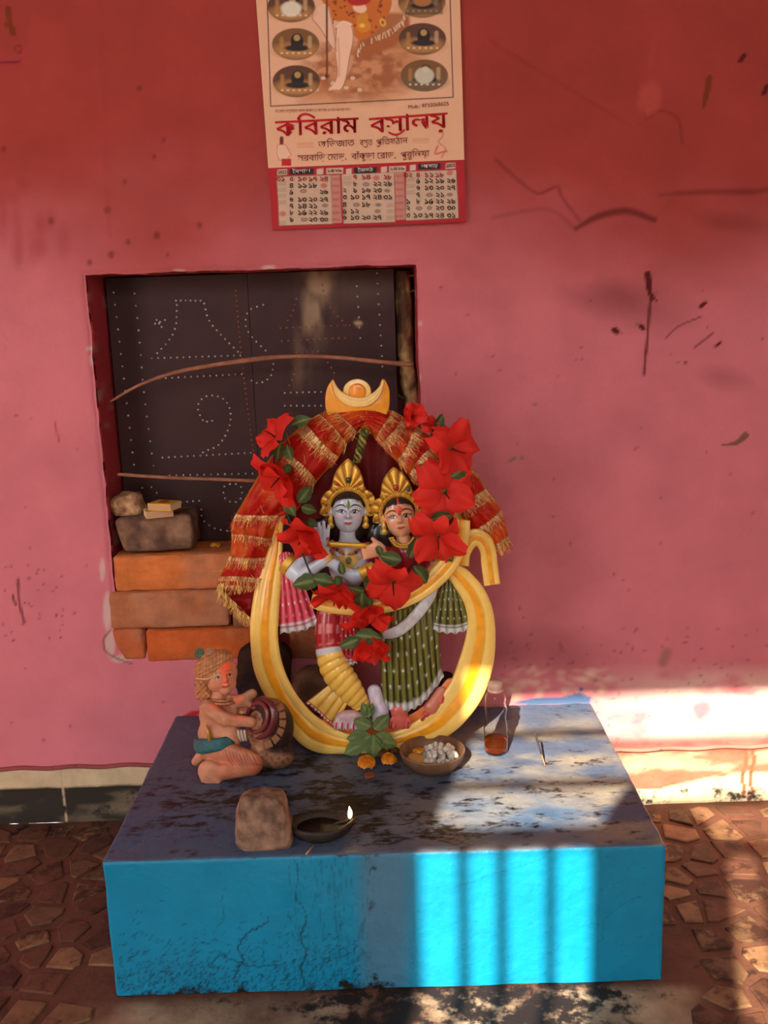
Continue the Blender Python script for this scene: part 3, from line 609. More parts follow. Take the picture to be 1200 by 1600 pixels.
def metal_sheet():
    Y = .105; root = thing('studded_sheet', 'dark brown sheet closing the wall opening, studded with rows of small bright nails', 'panel', (-.2, Y, HZ0))
    def nm(x0, x1, name):
        xs = np.linspace(x0, x1, 90); zs = np.linspace(HZ0+.002, 1.040, 130); X, Z = np.meshgrid(xs, zs, indexing='ij'); P = np.stack([X, Y+.002*(fbm(np.stack([X*9, Z*9, X*0], -1), 2)-.5), Z], -1)
        px, py = PX(P); cv = Canvas(100, 380, 700, 900, .5, lin((58, 28, 26)))
        cv.poly([(478, 430), (530, 425), (520, 470), (508, 520), (500, 570), (470, 640), (440, 620), (468, 500)], lin((150, 122, 98)), 26, .0); cv.ell(570, 450, 50, 24, lin((92, 66, 56)), 0, 30, .6); cv.ell(560, 505, 6, 4, lin((190, 160, 120)), 0, 3, .9); cv.ell(498, 445, 16, 14, lin((190, 160, 120)), .4, 12, .6)
        C = cv.get(px, py); sn = fbm(np.stack([px/16, py/45, px*0], -1), 4); mk = np.exp(-((px-500+.18*(py-430))/(26-.05*(py-430)))**2)*np.clip((640-py)/150, 0, 1)*np.clip((sn-.30)*3, 0, 1.2); mk = np.clip(mk, 0, 1)[..., None]*.8; C = C*(1-mk)+lin((158, 128, 100))*mk; Vb = P.reshape(-1, 3).copy(); Vb[:, 1] += .004; n = len(Vb)
        F = np.vstack([grid_faces(90, 130)[:, ::-1], grid_faces(90, 130)+n]); V = np.vstack([P.reshape(-1, 3), Vb])
        part(name, V, F, M['sheet'], root, col=np.vstack([C.reshape(-1, 3)]*2))
    nm(-.487, -.2255, 'sheet'); nm(-.2245, .046, 'sheet')
    z = lambda x, y: (130+x/2.2222, 400+y/2.2222)
    def run(pts, sp):
        P = np.array([z(*p) for p in pts]); P = cat(P, 60) if len(P) > 2 else np.linspace(P[0], P[1], 60); s = np.r_[0, np.cumsum(np.hypot(*np.diff(P, axis=0).T))]
        t = np.arange(0, s[-1]+.1, sp/2.2222); return np.stack([np.interp(t, s, P[:, 0]), np.interp(t, s, P[:, 1])], 1)
    br = [run([(105, 127), (125, 292), (150, 500), (180, 760)], 43), run([(178, 130), (193, 265), (212, 485), (245, 735)], 43), run([(322, 155), (415, 155)], 17), run([(325, 170), (322, 240), (300, 290), (250, 345)], 21), run([(420, 165), (435, 220), (470, 265), (545, 340)], 21), run([(238, 355), (560, 345)], 22),
          run([(625, 170), (575, 190), (565, 240), (590, 285), (645, 340)], 22), run([(660, 375), (655, 410), (630, 435), (600, 440), (575, 425)], 20), run([(265, 425), (560, 410)], 22), run([(415, 570), (400, 540), (402, 510), (425, 488), (455, 485), (485, 495), (505, 520), (512, 550), (508, 590), (490, 630), (465, 660), (430, 675), (400, 690)], 20), run([(430, 575), (465, 570)], 18), run([(275, 700), (590, 683)], 22), run([(300, 762), (600, 755)], 24),
          run([(950, 105), (965, 320)], 36), run([(1020, 60), (1040, 400)], 36), run([(340, 855), (405, 850)], 21), run([(410, 880), (415, 915), (455, 945), (505, 955)], 22), run([(490, 800), (520, 790), (550, 805), (545, 845), (515, 855), (488, 835), (490, 805)], 21), run([(205, 805), (250, 805), (255, 835)], 32), run([(250, 235), (285, 222)], 18), run([(255, 222), (275, 250)], 15), run([(700, 475), (835, 472)], 21), run([(700, 520), (830, 520)], 21)]
    rd = [run([(530, 120), (545, 300), (570, 520), (600, 740)], 18), run([(685, 250), (930, 240)], 22), run([(690, 295), (930, 283)], 22), run([(740, 335), (840, 330)], 19), run([(740, 150), (725, 200), (700, 240)], 20), run([(830, 100), (850, 170), (915, 240)], 21), run([(850, 370), (880, 420)], 21), run([(750, 350), (730, 420), (710, 460)], 21)]
    def studs(runs, mt, r, name):
        P = np.vstack(runs); P = PY(P[:, 0], P[:, 1], Y-.001); a = np.linspace(0, 2*math.pi, 6, endpoint=False); ms = []
        for p in P:
            V = np.vstack([np.c_[r*np.cos(a), 0*a, r*np.sin(a)], np.c_[.6*r*np.cos(a), 0*a-.6*r, .6*r*np.sin(a)], [[0, -.9*r, 0]]])+p
            ms.append((V, [(i, (i+1) % 6, 6+(i+1) % 6, 6+i) for i in range(6)]+[(6+i, 6+(i+1) % 6, 12) for i in range(6)]))
        part(name, *joinm(ms), mt, root, kind='stuff')
    studs(br, M['stud'], .0021, 'nail_heads'); studs(rd, mat('dull_stud', (168, 92, 70), .5, metal=.3), .0019, 'rusty_nail_heads')
metal_sheet()

def stick(name, pts, rad, Y, label, c1=(186, 122, 90), c2=(124, 70, 52), n=50, cat_='stick', group=None):
    P = cat(np.array(pts, float), n); r = np.interp(np.linspace(0, 1, n), np.linspace(0, 1, len(rad)), rad); Q = PY(P[:, 0], P[:, 1], Y)
    r = r*(1+.12*(fbm(np.c_[np.arange(n)*.4, Q[:, :2]*3], 3)-.5)); V, F = tube(Q, r, 10)
    t = fbm(V*[90, 90, 300], 3)[:, None]; C = lin(c1)*(1-t)+lin(c2)*t
    return tag(part(name, V, F, M['wood'], col=C), label, cat_, group)
stick('bent_branch', [(172, 628), (215, 603), (270, 583), (330, 571), (386, 563), (392, 562), (450, 557), (520, 558), (600, 566), (646, 570)], [.0022, .003, .0038, .0042, .0052, .0042, .0038, .004, .0048], .035, 'long bent brown branch arching across the opening above the crescent')
stick('thin_lath', [(184, 741), (260, 746), (340, 749), (420, 752), (470, 753)], [.0032, .0034, .0034, .0032], .03, 'thin straight wooden stick wedged across the opening lower down')
def post():
    P = cat([(627, 425), (632, 500), (634, 560), (640, 600), (645, 660)], 60); Q = PY(P[:, 0], P[:, 1], .135); r = .0155*(1+.35*(fbm(np.c_[np.arange(60)*.22, np.zeros(60), np.zeros(60)], 3)-.5)); V, F = tube(Q, r, 18)
    V = V+.006*(fbm(V*70, 3)-.5)[:, None]; t = fbm(V*[60, 60, 35], 4)[:, None]; t = np.clip((t-.35)*3.4, 0, 1); C = lin((214, 170, 108))*(1-t)+lin((92, 56, 34))*t
    tag(part('rough_post', V, F, M['wood'], col=C), 'rough peeling yellow brown wooden post at the right of the opening', 'post')
post()
stick('crossing_twig', [(610, 472), (628, 462), (650, 452)], [.0022, .0022], .13, 'dark twig crossing the wooden post near its top', (90, 60, 44), (50, 30, 24), 12, 'twig')
stick('crossing_twig', [(612, 612), (630, 622), (654, 630)], [.003, .0026], .13, 'dark twig crossing the wooden post near the crescent', (110, 84, 66), (60, 40, 30), 12, 'twig')
stick('crossing_twig', [(612, 431), (630, 432), (650, 430)], [.0018, .0018], .13, 'thin reddish twig at the very top of the wooden post', (150, 70, 66), (90, 50, 40), 12, 'twig')

def brick(px0, py0, px1, py1, c, label, seed, Yf=-.004, dep=.105, rx=0.):
    b = boxpx(px0, py0, px1, py1, Yf, dep); P, F = rbox(*b, r=.007, amp=.0012, fr=55, n=(40, 16, 14), seed=seed, chip=.002)
    if rx:  # broken left end
        t = np.clip((P[:, 2]-b[2])/(b[5]-b[2]), 0, 1); P[:, 0] += rx*(1-t)**2*np.clip(1-(P[:, 0]-b[0])/.03, 0, 1)
    n = fbm(P*[20, 40, 60]+seed, 4)[:, None]; n2 = np.clip((fbm(P*18+seed+30, 3)-.5)*4, 0, 1)[:, None]
    C = lin(c)*(.8+.4*n); C = C*(1-.45*n2)+lin((176, 128, 100))*.45*n2
    tag(part('brick', P, F, M['brick'], col=np.c_[C, np.full(len(C), .30)]), label, 'brick', 'bricks stacked in the wall opening')
brick(177, 866, 385, 922.5, (212, 118, 62), 'bright orange brick on top of the brick stack, under the grey stone', 1)
brick(170, 923.5, 358, 982, (184, 112, 76), 'dull brown brick in the middle of the stack', 5)
brick(176, 983, 226.5, 1032, (190, 98, 58), 'short broken brick end at the left of the bottom course', 9, rx=.022)
brick(228, 983, 396, 1033, (204, 98, 46), 'long orange brick of the bottom course, behind the figurine\'s cap', 13)
brick(452, 980, 560, 1031, (168, 96, 60), 'brown brick seen through the left gap of the yellow ring', 17)
brick(362, 926, 450, 981, (150, 84, 54), 'brown brick half hidden behind the scarf end and the ring', 21)

def rock(name, label, cen_px, Y, r, seed, c1, c2, amp=.22, fr=1.6, h=.05, flat=None, cat_='stone', squash=3., voff=(0, 0, 0), mtl='rock', base=None, taper=0.):
    """noisy superellipsoid boulder; r = half sizes in metres"""
    r = np.array(r, float)
    def f(p):
        q = np.sum(abs(p)**squash, 1)**(1/squash); return q-1-amp*2*(fbm(p*fr+seed, 4)-.5)
    V, F = nets(f, (-1.5,)*3, (1.5,)*3, h); C = None
    n = fbm(V*2.2+seed+3, 4)[:, None]; n = np.clip((n-.3)*2.4, 0, 1); C = lin(c1)*(1-n)+lin(c2)*n
    c = PY(cen_px[0], cen_px[1], Y) if len(cen_px) == 2 else np.array(cen_px)
    V[:, :2] *= (1-taper*V[:, 2:3]); V = V*r+c+np.array(voff)
    if base is not None: V[:, 2] = np.maximum(V[:, 2], base)
    return tag(part(name, V, F, M[mtl], col=C), label, cat_)
sb = boxpx(178, 806, 300, 862, .0, .085)
def slab():
    P, F = rbox(*sb, r=.010, amp=.0028, fr=30, n=(46, 30, 24), seed=31, chip=.005)
    t = (P[:, 0]-sb[0])/(sb[3]-sb[0]); zz = (P[:, 2]-sb[2])/(sb[5]-sb[2]); P[:, 0] += .012*np.clip(1-t*4, 0, 1)*(1-zz)
    P[:, 2] -= .006*np.clip(1-t*3, 0, 1)*zz
    n = np.clip((fbm(P*45+4, 4)-.3)*2.4, 0, 1)[:, None]; C = lin((150, 112, 88))*(1-n)+lin((92, 66, 54))*n
    tag(part('grey_stone', P, F, M['rock'], col=C), 'flat grey brown stone block lying on the top orange brick', 'stone')
slab()
rk = rock('pale_rock', 'pale knobbly rock on the left end of the grey stone block', (201, 790), .04, (.029, .026, .024), 2.4, (206, 160, 116), (128, 84, 58), .2, 1.5, .055, base=sb[5]-.002)
zt = sb[5]+.0015
def matchbox(px, py, yaw, z0, label, c_top, ring, dx=0.):
    c = PZ(248, 806, zt)+[dx, -.3*dx, 0]; l, b, h = .024, .018, .013; root = thing('matchbox', label, 'matchbox', (c[0], c[1], z0), 'matchboxes on the grey stone')
    R = np.array(Matrix.Rotation(yaw, 3, 'Z'))
    V, F = bbox_bev(-l, -b, 0, l, b, h, .0006); part('sleeve', V@R.T+[c[0], c[1], z0], F, M['card'], root, smooth=False, col=const(V, c_top))
    V, F = bbox_bev(-l-.0004, -b+.001, .0015, l+.0004, b-.001, h-.0015, .0004); part('tray', V@R.T+[c[0], c[1], z0], F, M['card'], root, smooth=False, col=const(V, (222, 196, 166)))
    V, F = box(-l+.001, -b-.0004, .002, l-.001, b+.0004, h-.002); part('striker', V@R.T+[c[0], c[1], z0], F, M['card'], root, smooth=False, col=const(V, (196, 150, 112)))
    if ring:
        for rr in (.011, .0075, .004):
            a = np.linspace(0, 2*math.pi, 24); Q = np.stack([rr*np.cos(a), rr*.9*np.sin(a), 0*a+h+.0003], 1); V, F = tube(Q, .0007, 5, False, up=(0, 0, 1)); part('printed_ring', V@R.T+[c[0], c[1], z0], F, M['ink'], root, col=const(V, (150, 70, 30)))
matchbox(248, 806, .35, zt, 'pale plain matchbox lying under the edge of the yellow one', (206, 170, 110), False)
matchbox(262, 804, -.35, zt+.0133, 'yellow matchbox with printed rings, the upper of the two', (224, 170, 60), True, .013)

def ruffle(c, R, n, c1, c2, seed, sq=.75, tilt=None, lay=5):
    """marigold head: many small overlapping petals"""
    rg = np.random.default_rng(seed); ms = []
    for k in range(n):
        t = (k+.5)/n; ph = math.acos(1-t*1.25); th = k*2.39996
        d = np.array([math.sin(ph)*math.cos(th), math.sin(ph)*math.sin(th), math.cos(ph)*sq]); e1 = np.cross(d, [0.02, 0, 1.]); e1 /= np.linalg.norm(e1)+1e-9; e2 = np.cross(e1, d)
        s = R*rg.uniform(.28, .4); e2 = -e2*np.sign(e2[2]+1e-6); b = d*R*.72-e2*s*.5; V = [b-e1*s*.35, b+d*s*.35-e1*s*.8+e2*s*.5+d*s*.2*rg.uniform(-1, 1), b+d*s*.55+e2*s*1.1+d*s*.2*rg.uniform(-1, 1), b+d*s*.35+e1*s*.8+e2*s*.5+d*s*.2*rg.uniform(-1, 1), b+e1*s*.35]
        cc = lin(c1)+(lin(c2)-lin(c1))*rg.random(); ms.append((np.array(V), [(0, 1, 2), (0, 2, 4), (4, 2, 3)], np.array([cc*.75, cc, cc*1.05, cc, cc*.75])))
    V, F = lathe([(0, -.5*R), (.5*R, -.35*R), (.72*R, 0), (.5*R, .42*R*sq/.75), (0, .55*R*sq/.75)], 10); ms.append((V, [tuple(f) for f in F], lin(c2)*.8))
    V, F, C = joinm(ms); return V+np.array(c), F, C
bt = PY(300, 866, -.004)[2]
c = PZ(337, 851, bt+.006); V, F, C_ = ruffle((c[0], min(c[1], .085), bt+.006), .012, 34, (214, 150, 20), (190, 120, 24), 3, .6)
tag(part('flower_scrap', V, F, M['marigold'], smooth=False, col=C_), 'scrap of yellow marigold lying on the top orange brick', 'flower')
# rocks standing on the plinth behind the ring
rock('dark_boulder', 'dark brown boulder standing behind the figurine and the ring', (413, 1052), -.055, (.052, .034, .062), 5.1, (70, 40, 32), (44, 26, 22), .16, 1.3, .05, base=H-.004)
rock('round_boulder', 'greyish brown rounded stone seen through the left gap of the ring', (500, 1078), -.06, (.05, .034, .046), 8.3, (132, 94, 72), (96, 66, 52), .10, 1.2, .05, base=H-.004)
rock('small_dark_rock', 'small dark pointed stone seen through the right gap of the ring', (699, 1080), -.05, (.016, .016, .034), 1.3, (70, 44, 38), (44, 28, 26), .2, 1.2, .08, base=H-.004)
# ================================================================== STATUE
YS = -.165; U_ = .00102            # mid-plane of the statue; one model unit in metres
statue = thing('deity_statue', 'large painted statue of two crowned figures inside a yellow ring on the blue altar', 'statue', (float(PY(580, 1170, YS)[0]), YS, H))
YEL, ORG_, ORD = (252, 206, 104), (246, 164, 28), (226, 112, 34)
def sm(o, V, F, m='enamel', col=None, parent=statue, **k):
    Wd = pxmap(V, YS); Wd[:, 2] = np.maximum(Wd[:, 2], H+.0012); return part(o, Wd, F, M[m], parent, col=col, **k)
def smooth_vec(t): return t*t*(3-2*t)
def band(name, path, hw, d1, d0, n=120, edge=YEL, mid=ORG_, stripe=.30, parent=statue, closed=False, m='enamel', bulge=2.5, off=0., label=None):
    """broad flat moulding following a path in the statue plane, with a painted centre stripe"""
    path = np.asarray(path, float); P = cat(path, n); hwv = cat(np.c_[np.broadcast_to(hw, len(path)), np.zeros(len(path))], n)[:, 0]
    dv1 = cat(np.c_[np.broadcast_to(np.asarray(d1, float), len(path)), np.zeros(len(path))], n)[:, 0]; T = np.gradient(P, axis=0); T /= np.linalg.norm(T, axis=1)[:, None]; N = np.stack([-T[:, 1], T[:, 0]], 1)
    us = np.array([-1, -.97, -.9, -.75, -.55, -.42, -.34, -.26, -.1, .1, .26, .34, .42, .55, .75, .9, .97, 1]); pr = -4*np.clip((abs(us)-.86)/.14, 0, 1)**2+bulge*(1-us**2)-1.6*np.exp(-((abs(us)-.36)/.06)**2)
    us2 = np.concatenate([us, us[::-1][[0, 5, 12, 17]]]); V = np.zeros((n, len(us2), 3))
    V[..., :2] = P[:, None]+N[:, None]*(us2[None, :]*hwv[:, None])[..., None]; V[:, :len(us), 2] = dv1[:, None]+pr[None]; V[:, len(us):, 2] = (dv1-(d1 if np.isscalar(d1) else np.mean(d1))+d0)[:, None]
    wv = .06*np.sin(np.linspace(0, 9, n))[:, None]; tt = np.clip((stripe-abs(us2[None]-off+wv*.6))/.10+.5, 0, 1)[..., None]; tt[:, len(us):] = 0
    nn = fbm(np.stack([V[..., 0]/9, V[..., 1]/9, V[..., 0]*0], -1), 3)[..., None]
    C = lin(edge)*(1-tt)+(lin(mid)*(.85+.4*nn))*tt; C = C.reshape(-1, 3); V = V.reshape(-1, 3); k = len(us2)
    F = [tuple(f) for f in grid_faces(n, k, False, True)]+[tuple(range(k)), tuple(range((n-1)*k, n*k))[::-1]]
    return sm(name, V, F, m, C, parent, label=label)
ring = band('ring', [(433, 828), (430, 862), (421, 905), (414, 960), (413, 1000), (420, 1045), (440, 1088), (466, 1124), (496, 1150), (540, 1162), (590, 1162), (640, 1151), (684, 1130), (724, 1086), (744, 1035), (752, 980), (744, 938), (722, 905), (700, 886)],
            [9, 12, 19, 22, 22, 23, 22, 23, 25, 17, 14, 17, 26, 28, 27, 22, 20, 17, 12], [-6, 2, 14]+[22]*16, -22, 220)
band('arch', [(428, 860), (432, 810), (452, 755), (490, 705), (530, 676), (566, 664), (610, 676), (650, 708), (688, 752), (716, 794), (730, 822)], 13, -8, -24, 130)
belt = band('curved_belt', [(486, 938), (510, 943), (540, 947), (575, 948), (610, 942), (645, 929), (675, 908), (700, 882), (714, 855), (720, 832), (722, 812)], [11, 14, 14, 14, 14, 14.5, 15, 15, 14.5, 14, 13], 46, 24, 110, stripe=.26)
band('tail_loop', [(722, 884), (724, 862), (736, 842), (752, 842), (762, 858), (765, 884), (769, 914)], [11, 12, 14, 14, 13, 13, 13], 20, -16, 60, stripe=.3)
def prism(name, pts, d0, d1, col, smooth=60, parent=statue, m='enamel', bev=2., cfn=None):
    """solid of an outline: stacked insets, fan to the centre ring"""
    P = np.array(pts, float); P = cat(np.vstack([P, P[:1]]), smooth+1)[:-1]; n = len(P); T = np.roll(P, -1, 0)-np.roll(P, 1, 0); T /= np.linalg.norm(T, axis=1)[:, None]; N = np.stack([T[:, 1], -T[:, 0]], 1)
    ar = .5*np.sum(P[:, 0]*np.roll(P[:, 1], -1)-np.roll(P[:, 0], -1)*P[:, 1]); N = N if ar > 0 else -N
    rings = [np.c_[P, np.full(n, d0)], np.c_[P, np.full(n, d1-bev)], np.c_[P-N*bev*.3, np.full(n, d1-bev*.3)], np.c_[P-N*bev, np.full(n, d1)]]
    V = np.vstack(rings); F = [tuple(f) for f in grid_faces(4, n, False, True)]+[tuple(range(3*n, 4*n)), tuple(range(n))[::-1]]
    C = const(V, col) if cfn is None else cfn(V); return sm(name, V, F, m, C, parent)
# crescent finial
fin = prism('crescent_backing', [(520, 592), (511, 606), (508, 626), (513, 648), (540, 664), (560, 668), (590, 662), (606, 644), (609, 622), (607, 604), (598, 592), (590, 608), (575, 620), (557, 625), (540, 618), (529, 608)], -12, 12, (240, 158, 40), 90)
band('crescent', [(520, 594), (524, 606), (532, 618), (544, 626), (558, 629), (574, 627), (587, 618), (595, 606), (599, 595)], [1.2, 3.5, 6.5, 8, 8.5, 8, 6.5, 3.5, 1.2], 16, 8, 60, edge=(248, 206, 124), mid=(248, 206, 124), parent=fin)
a = np.linspace(0, 2*math.pi, 24, endpoint=False)
dsc = prism('disc', np.c_[558+22*np.cos(a), 612+20*np.sin(a)], -10, 9, (250, 206, 122), 48, fin); prism('disc_centre', np.c_[558+14*np.cos(a), 612+13*np.sin(a)], 6, 12, (242, 144, 30), 40, fin, bev=3)
# floor inside the ring that carries the feet
prism('ring_floor', [(486, 1118), (510, 1122), (560, 1132), (620, 1126), (670, 1096), (700, 1060), (716, 1072), (702, 1104), (672, 1134), (630, 1150), (570, 1157), (520, 1148)], -20, 14, (224, 116, 52), 70)

def fan(name, top, hem, d_top, d_hem, pleats, amp, cfn, parent=statue, nu=90, nv=40, bul=0., back=-6., curve=0., m='enamel', pw=1.):
    """pleated piece of cloth between a top edge and a hem"""
    top = cat(np.array(top, float), nu); hem = cat(np.array(hem, float), nu); u = np.linspace(0, 1, nu); v = np.linspace(0, 1, nv)
    P = top[:, None]*(1-v[None, :, None])+hem[:, None]*v[None, :, None]
    dt = np.broadcast_to(d_top, nu) if np.isscalar(d_top) else np.interp(u, np.linspace(0, 1, len(d_top)), d_top); dh = np.broadcast_to(d_hem, nu) if np.isscalar(d_hem) else np.interp(u, np.linspace(0, 1, len(d_hem)), d_hem)
    d = dt[:, None]*(1-v)+dh[:, None]*v+bul*np.sin(math.pi*u)[:, None]*(.5+.5*np.sin(math.pi*v))
    ph = 2*math.pi*pleats*u; w_ = abs(np.sin(ph/2))**.7; d = d+amp*(w_[:, None]-.5)*(v[None, :]**pw*.85+.15)
    V = np.concatenate([P, d[..., None]], -1)
    V[:, -1, 1] += 1.5*np.cos(ph); V[:, -1, 2] -= 2
    Vb = V.copy(); Vb[..., 2] = np.minimum(d, dt[:, None])-7+back
    C = cfn(u[:, None]*np.ones(nv), v[None]*np.ones((nu, 1)), w_[:, None]*np.ones(nv), V)
    n = nu*nv; Fg = grid_faces(nu, nv); F = [tuple(f) for f in Fg]+[tuple(f[::-1]+n) for f in Fg]
    def rim(ix):
        for a_, b_ in zip(ix[:-1], ix[1:]): F.append((a_, a_+n, b_+n, b_))
    rim([i*nv for i in range(nu)][::-1]); rim([i*nv+nv-1 for i in range(nu)]); rim(list(range(nv))); rim([(nu-1)*nv+j for j in range(nv)][::-1])
    return sm(name, np.vstack([V.reshape(-1, 3), Vb.reshape(-1, 3)]), F, m, np.vstack([C.reshape(-1, 3)]*2), parent)
def mixc(a_, b_, t): t = np.clip(t, 0, 1)[..., None]; return lin(a_)*(1-t)+lin(b_)*t
SIL = (206, 204, 206)
def cloth_col(c1, c2, hem_c, hv=.9, dots=0, hem2=None, dn=9, dm=6):
    def f(u, v, w_, V):
        C = mixc(c2, c1, w_*1.2-.1)
        if dots:
            uu = (u*dn+.5*(np.floor(v*dm) % 2)) % 1-.5; vv = (v*dm) % 1-.5; t = np.clip(1.4-np.hypot(uu*2.2, vv*3.2)/.36*1.2, 0, 1)*(v < hv); C = C*(1-t[..., None])+lin((226, 226, 222))*t[..., None]
        t = np.clip((v-hv)/.02+.5, 0, 1)[..., None]; C = C*(1-t)+lin(hem_c)*(.7+.4*w_[..., None])*t
        if hem2: t = np.clip((abs(v-hv-.035)-.012)/-.01+.5, 0, 1)[..., None]; C = C*(1-t)+lin(hem2)*t
        return C
    return f
# ---- figure with the flute: clothes
fl = fan('pink_drape', [(436, 868), (446, 862), (458, 864)], [(437, 990), (458, 988), (478, 984), (497, 974)], 6, 14, 4.5, 7, cloth_col((226, 84, 106), (176, 26, 44), SIL, .88, 1, (190, 50, 60), 5, 7), bul=4)
blue = None
def yellow_leg():
    P = cat([(516, 948, 8), (514, 985, 12), (517, 1020, 15), (527, 1050, 17), (545, 1075, 18), (562, 1098, 15), (566, 1106, 14)], 90); r = cat(np.c_[[20, 22, 23, 24, 21, 15, 13], np.zeros(7)], 90)[:, 0]
    t = np.linspace(0, 1, 90); n = 40; a_ = np.linspace(0, 2*math.pi, n, endpoint=False); T = np.gradient(P, axis=0); T /= np.linalg.norm(T, axis=1)[:, None]; N = np.cross(T, [0, 0, 1.]); N /= np.linalg.norm(N, axis=1)[:, None]; B = np.cross(N, T)
    ph = 2*math.pi*(15*t[:, None])+1.6*np.cos(a_)[None]; fo = abs(np.sin(ph/2))**.8; rr = r[:, None]*(1+.08*(fo-.5)*np.clip((t[:, None]-.25)*6, 0, 1))
    V = P[:, None]+rr[..., None]*(N[:, None]*np.cos(a_)[None, :, None]+.85*B[:, None]*np.sin(a_)[None, :, None])
    C = mixc((206, 138, 40), (244, 196, 88), fo*1.3); top = (t < .33)[:, None]*np.ones((1, n), bool); C[top] = lin((168, 26, 38)); sl = ((t > .30) & (t < .345))[:, None]*np.ones((1, n), bool); C[sl] = lin(SIL)
    dt = ((np.floor(t*90/6) % 2 == 0)[:, None] & (np.floor(a_/.35) % 2 == 0)[None] & (t < .28)[:, None]); C[dt] = lin((214, 120, 120))
    F = [tuple(f) for f in grid_faces(90, n, False, True)]+[tuple(range(n)), tuple(range(89*n, 90*n))[::-1]]
    return sm('yellow_trouser_leg', V.reshape(-1, 3), F, 'enamel', C.reshape(-1, 3))
yellow_leg()
def ytrim(u, v, w_, V):
    C = mixc((208, 140, 42), (244, 196, 88), w_*1.3); t = v > .9; C[t] = lin((186, 40, 44)); dt = (np.hypot(((u*9) % 1-.5)*1.1, (v-.95)*16) < .42); C[dt] = lin((240, 226, 222)); return C
fan('yellow_trouser_flare', [(524, 1062), (540, 1072), (552, 1084)], [(477, 1098), (494, 1112), (508, 1126), (522, 1136)], 10, 14, 3.5, 4, ytrim, bul=3)
fan('red_sash_end', [(530, 960), (544, 958), (556, 962)], [(533, 1036), (545, 1040), (558, 1036)], 30, 26, 4, 4, cloth_col((186, 34, 52), (120, 14, 26), SIL, .88, 1, (150, 30, 40), 3, 8))
# ---- figure in green: clothes
sk = fan('green_skirt', [(590, 940), (622, 934), (650, 930), (684, 915)], [(597, 1106), (622, 1112), (648, 1107), (672, 1086), (690, 1052)], [14, 24, 24, 10], [14, 26, 26, 8], 10, 8, cloth_col((116, 112, 46), (36, 38, 12), SIL, .93, 1, None, 7, 7), nu=150, nv=60, bul=9)
def sash():
    P = cat([(598, 992, 32), (622, 986, 40), (646, 966, 40), (668, 938, 34), (678, 918, 26)], 50); V, F = tube(P, np.interp(np.linspace(0, 1, 50), [0, .2, .8, 1], [7, 9, 9, 7]), 12, flat=.35, up=(0, 0, 1)); n = fbm(V/7, 3)[:, None]
    sm('silver_sash', V, F, 'enamel', lin(SIL)*(.5+.8*n), sk)
sash()
fan('green_drape', [(690, 906), (704, 898), (714, 908)], [(674, 984), (694, 989), (716, 989), (737, 981)], 12, 16, 5, 7, cloth_col((112, 108, 44), (44, 46, 14), SIL, .86, 1, (120, 110, 60), 6, 6), bul=4)
# skirt edge painted upturn near the ankle
fan('skirt_tip', [(672, 1040), (680, 1034), (688, 1040)], [(664, 1086), (680, 1076), (694, 1056)], 8, 12, 3, 3, cloth_col((176, 164, 150), (120, 100, 90), (200, 196, 196), .8), bul=2)

# ---- bodies (arms, torsos, hands, feet)
BL, PE = (200, 208, 222), (236, 172, 130)
def body(name, prims, h, k, painter=None, disp=None, m='enamel', parent=statue):
    V, F, C = blob(prims, h, k, disp=disp); C = lin(C)
    if painter is not None: C = painter(V, C)
    return sm(name, V, F, m, C, parent)
def paint_torso(V, C):
    cv = Canvas(430, 820, 700, 960, 2, (0, 0, 0)); ms = Canvas(430, 820, 700, 960, 2, (0, 0, 0))
    def st(f, *a_, col, **k):
        getattr(cv, f)(*a_, lin(col), **k); getattr(ms, f)(*a_, (1, 1, 1), **k)
    st('curve', [(518, 838), (528, 856), (545, 864), (562, 856), (570, 838)], 4, col=(200, 160, 60)); st('curve', [(512, 846), (526, 870), (545, 880), (566, 870), (576, 846)], 3, col=(200, 150, 60))
    for t in np.linspace(0, 1, 14):
        st('ell', 512+64*t, 842+26*math.sin(math.pi*t), 3, 3, col=(96, 60, 50) if int(t*13) % 2 else (190, 60, 60))
    st('poly', [(528, 868), (562, 868), (556, 884), (545, 890), (535, 884)], col=(206, 170, 80)); st('ell', 545, 876, 5, 6, col=(80, 90, 40))
    m_ = ms.get(V[:, 0], V[:, 1])*(V[:, 2] > 8)[:, None]; return C*(1-m_)+cv.get(V[:, 0], V[:, 1])*m_
hand_r = [('c', (504, 852, 36), (511, 872, 34), 8, 7, BL), ('c', (497, 848, 36), (492, 826, 38), 3.4, 2.6, BL), ('c', (501, 846, 37), (498, 818, 40), 3.4, 2.6, BL), ('c', (506, 846, 38), (506, 816, 41), 3.4, 2.6, BL), ('c', (511, 848, 38), (514, 822, 41), 3.2, 2.4, BL), ('c', (511, 858, 40), (519, 846, 44), 3.6, 2.6, BL)]
male = body('blue_body', [('e', (545, 880, 4), (32, 40, 16), BL), ('c', (543, 828, 4), (543, 850, 4), 12, 13, BL), ('c', (512, 862, 2), (478, 868, 6), 15, 14, (176, 40, 60)), ('c', (478, 868, 6), (460, 892, 14), 14, 15, BL), ('c', (460, 892, 14), (468, 900, 20), 15, 14, BL), ('c', (468, 902, 22), (511, 874, 34), 12, 8, BL), ('c', (511, 874, 34), (552, 902, 26), 8, 11, BL), ('c', (554, 902, 26), (600, 882, 24), 11, 8, BL), ('c', (575, 862, 4), (600, 866, 8), 16, 14, (176, 40, 60)), ('e', (530, 930, 4), (28, 32, 14), (168, 26, 38))]+hand_r, 1.5, 4, paint_torso)
def bangle(name, a_, b_, r, parent, flat=1., col=(222, 172, 66)):
    P = np.linspace(a_, b_, 9); V, F = tube(P, r*(1+.10*np.array([0, 1, 0, 1, .3, 1, 0, 1, 0])), 20); sm(name, V, F, 'gold', const(V, col), parent)
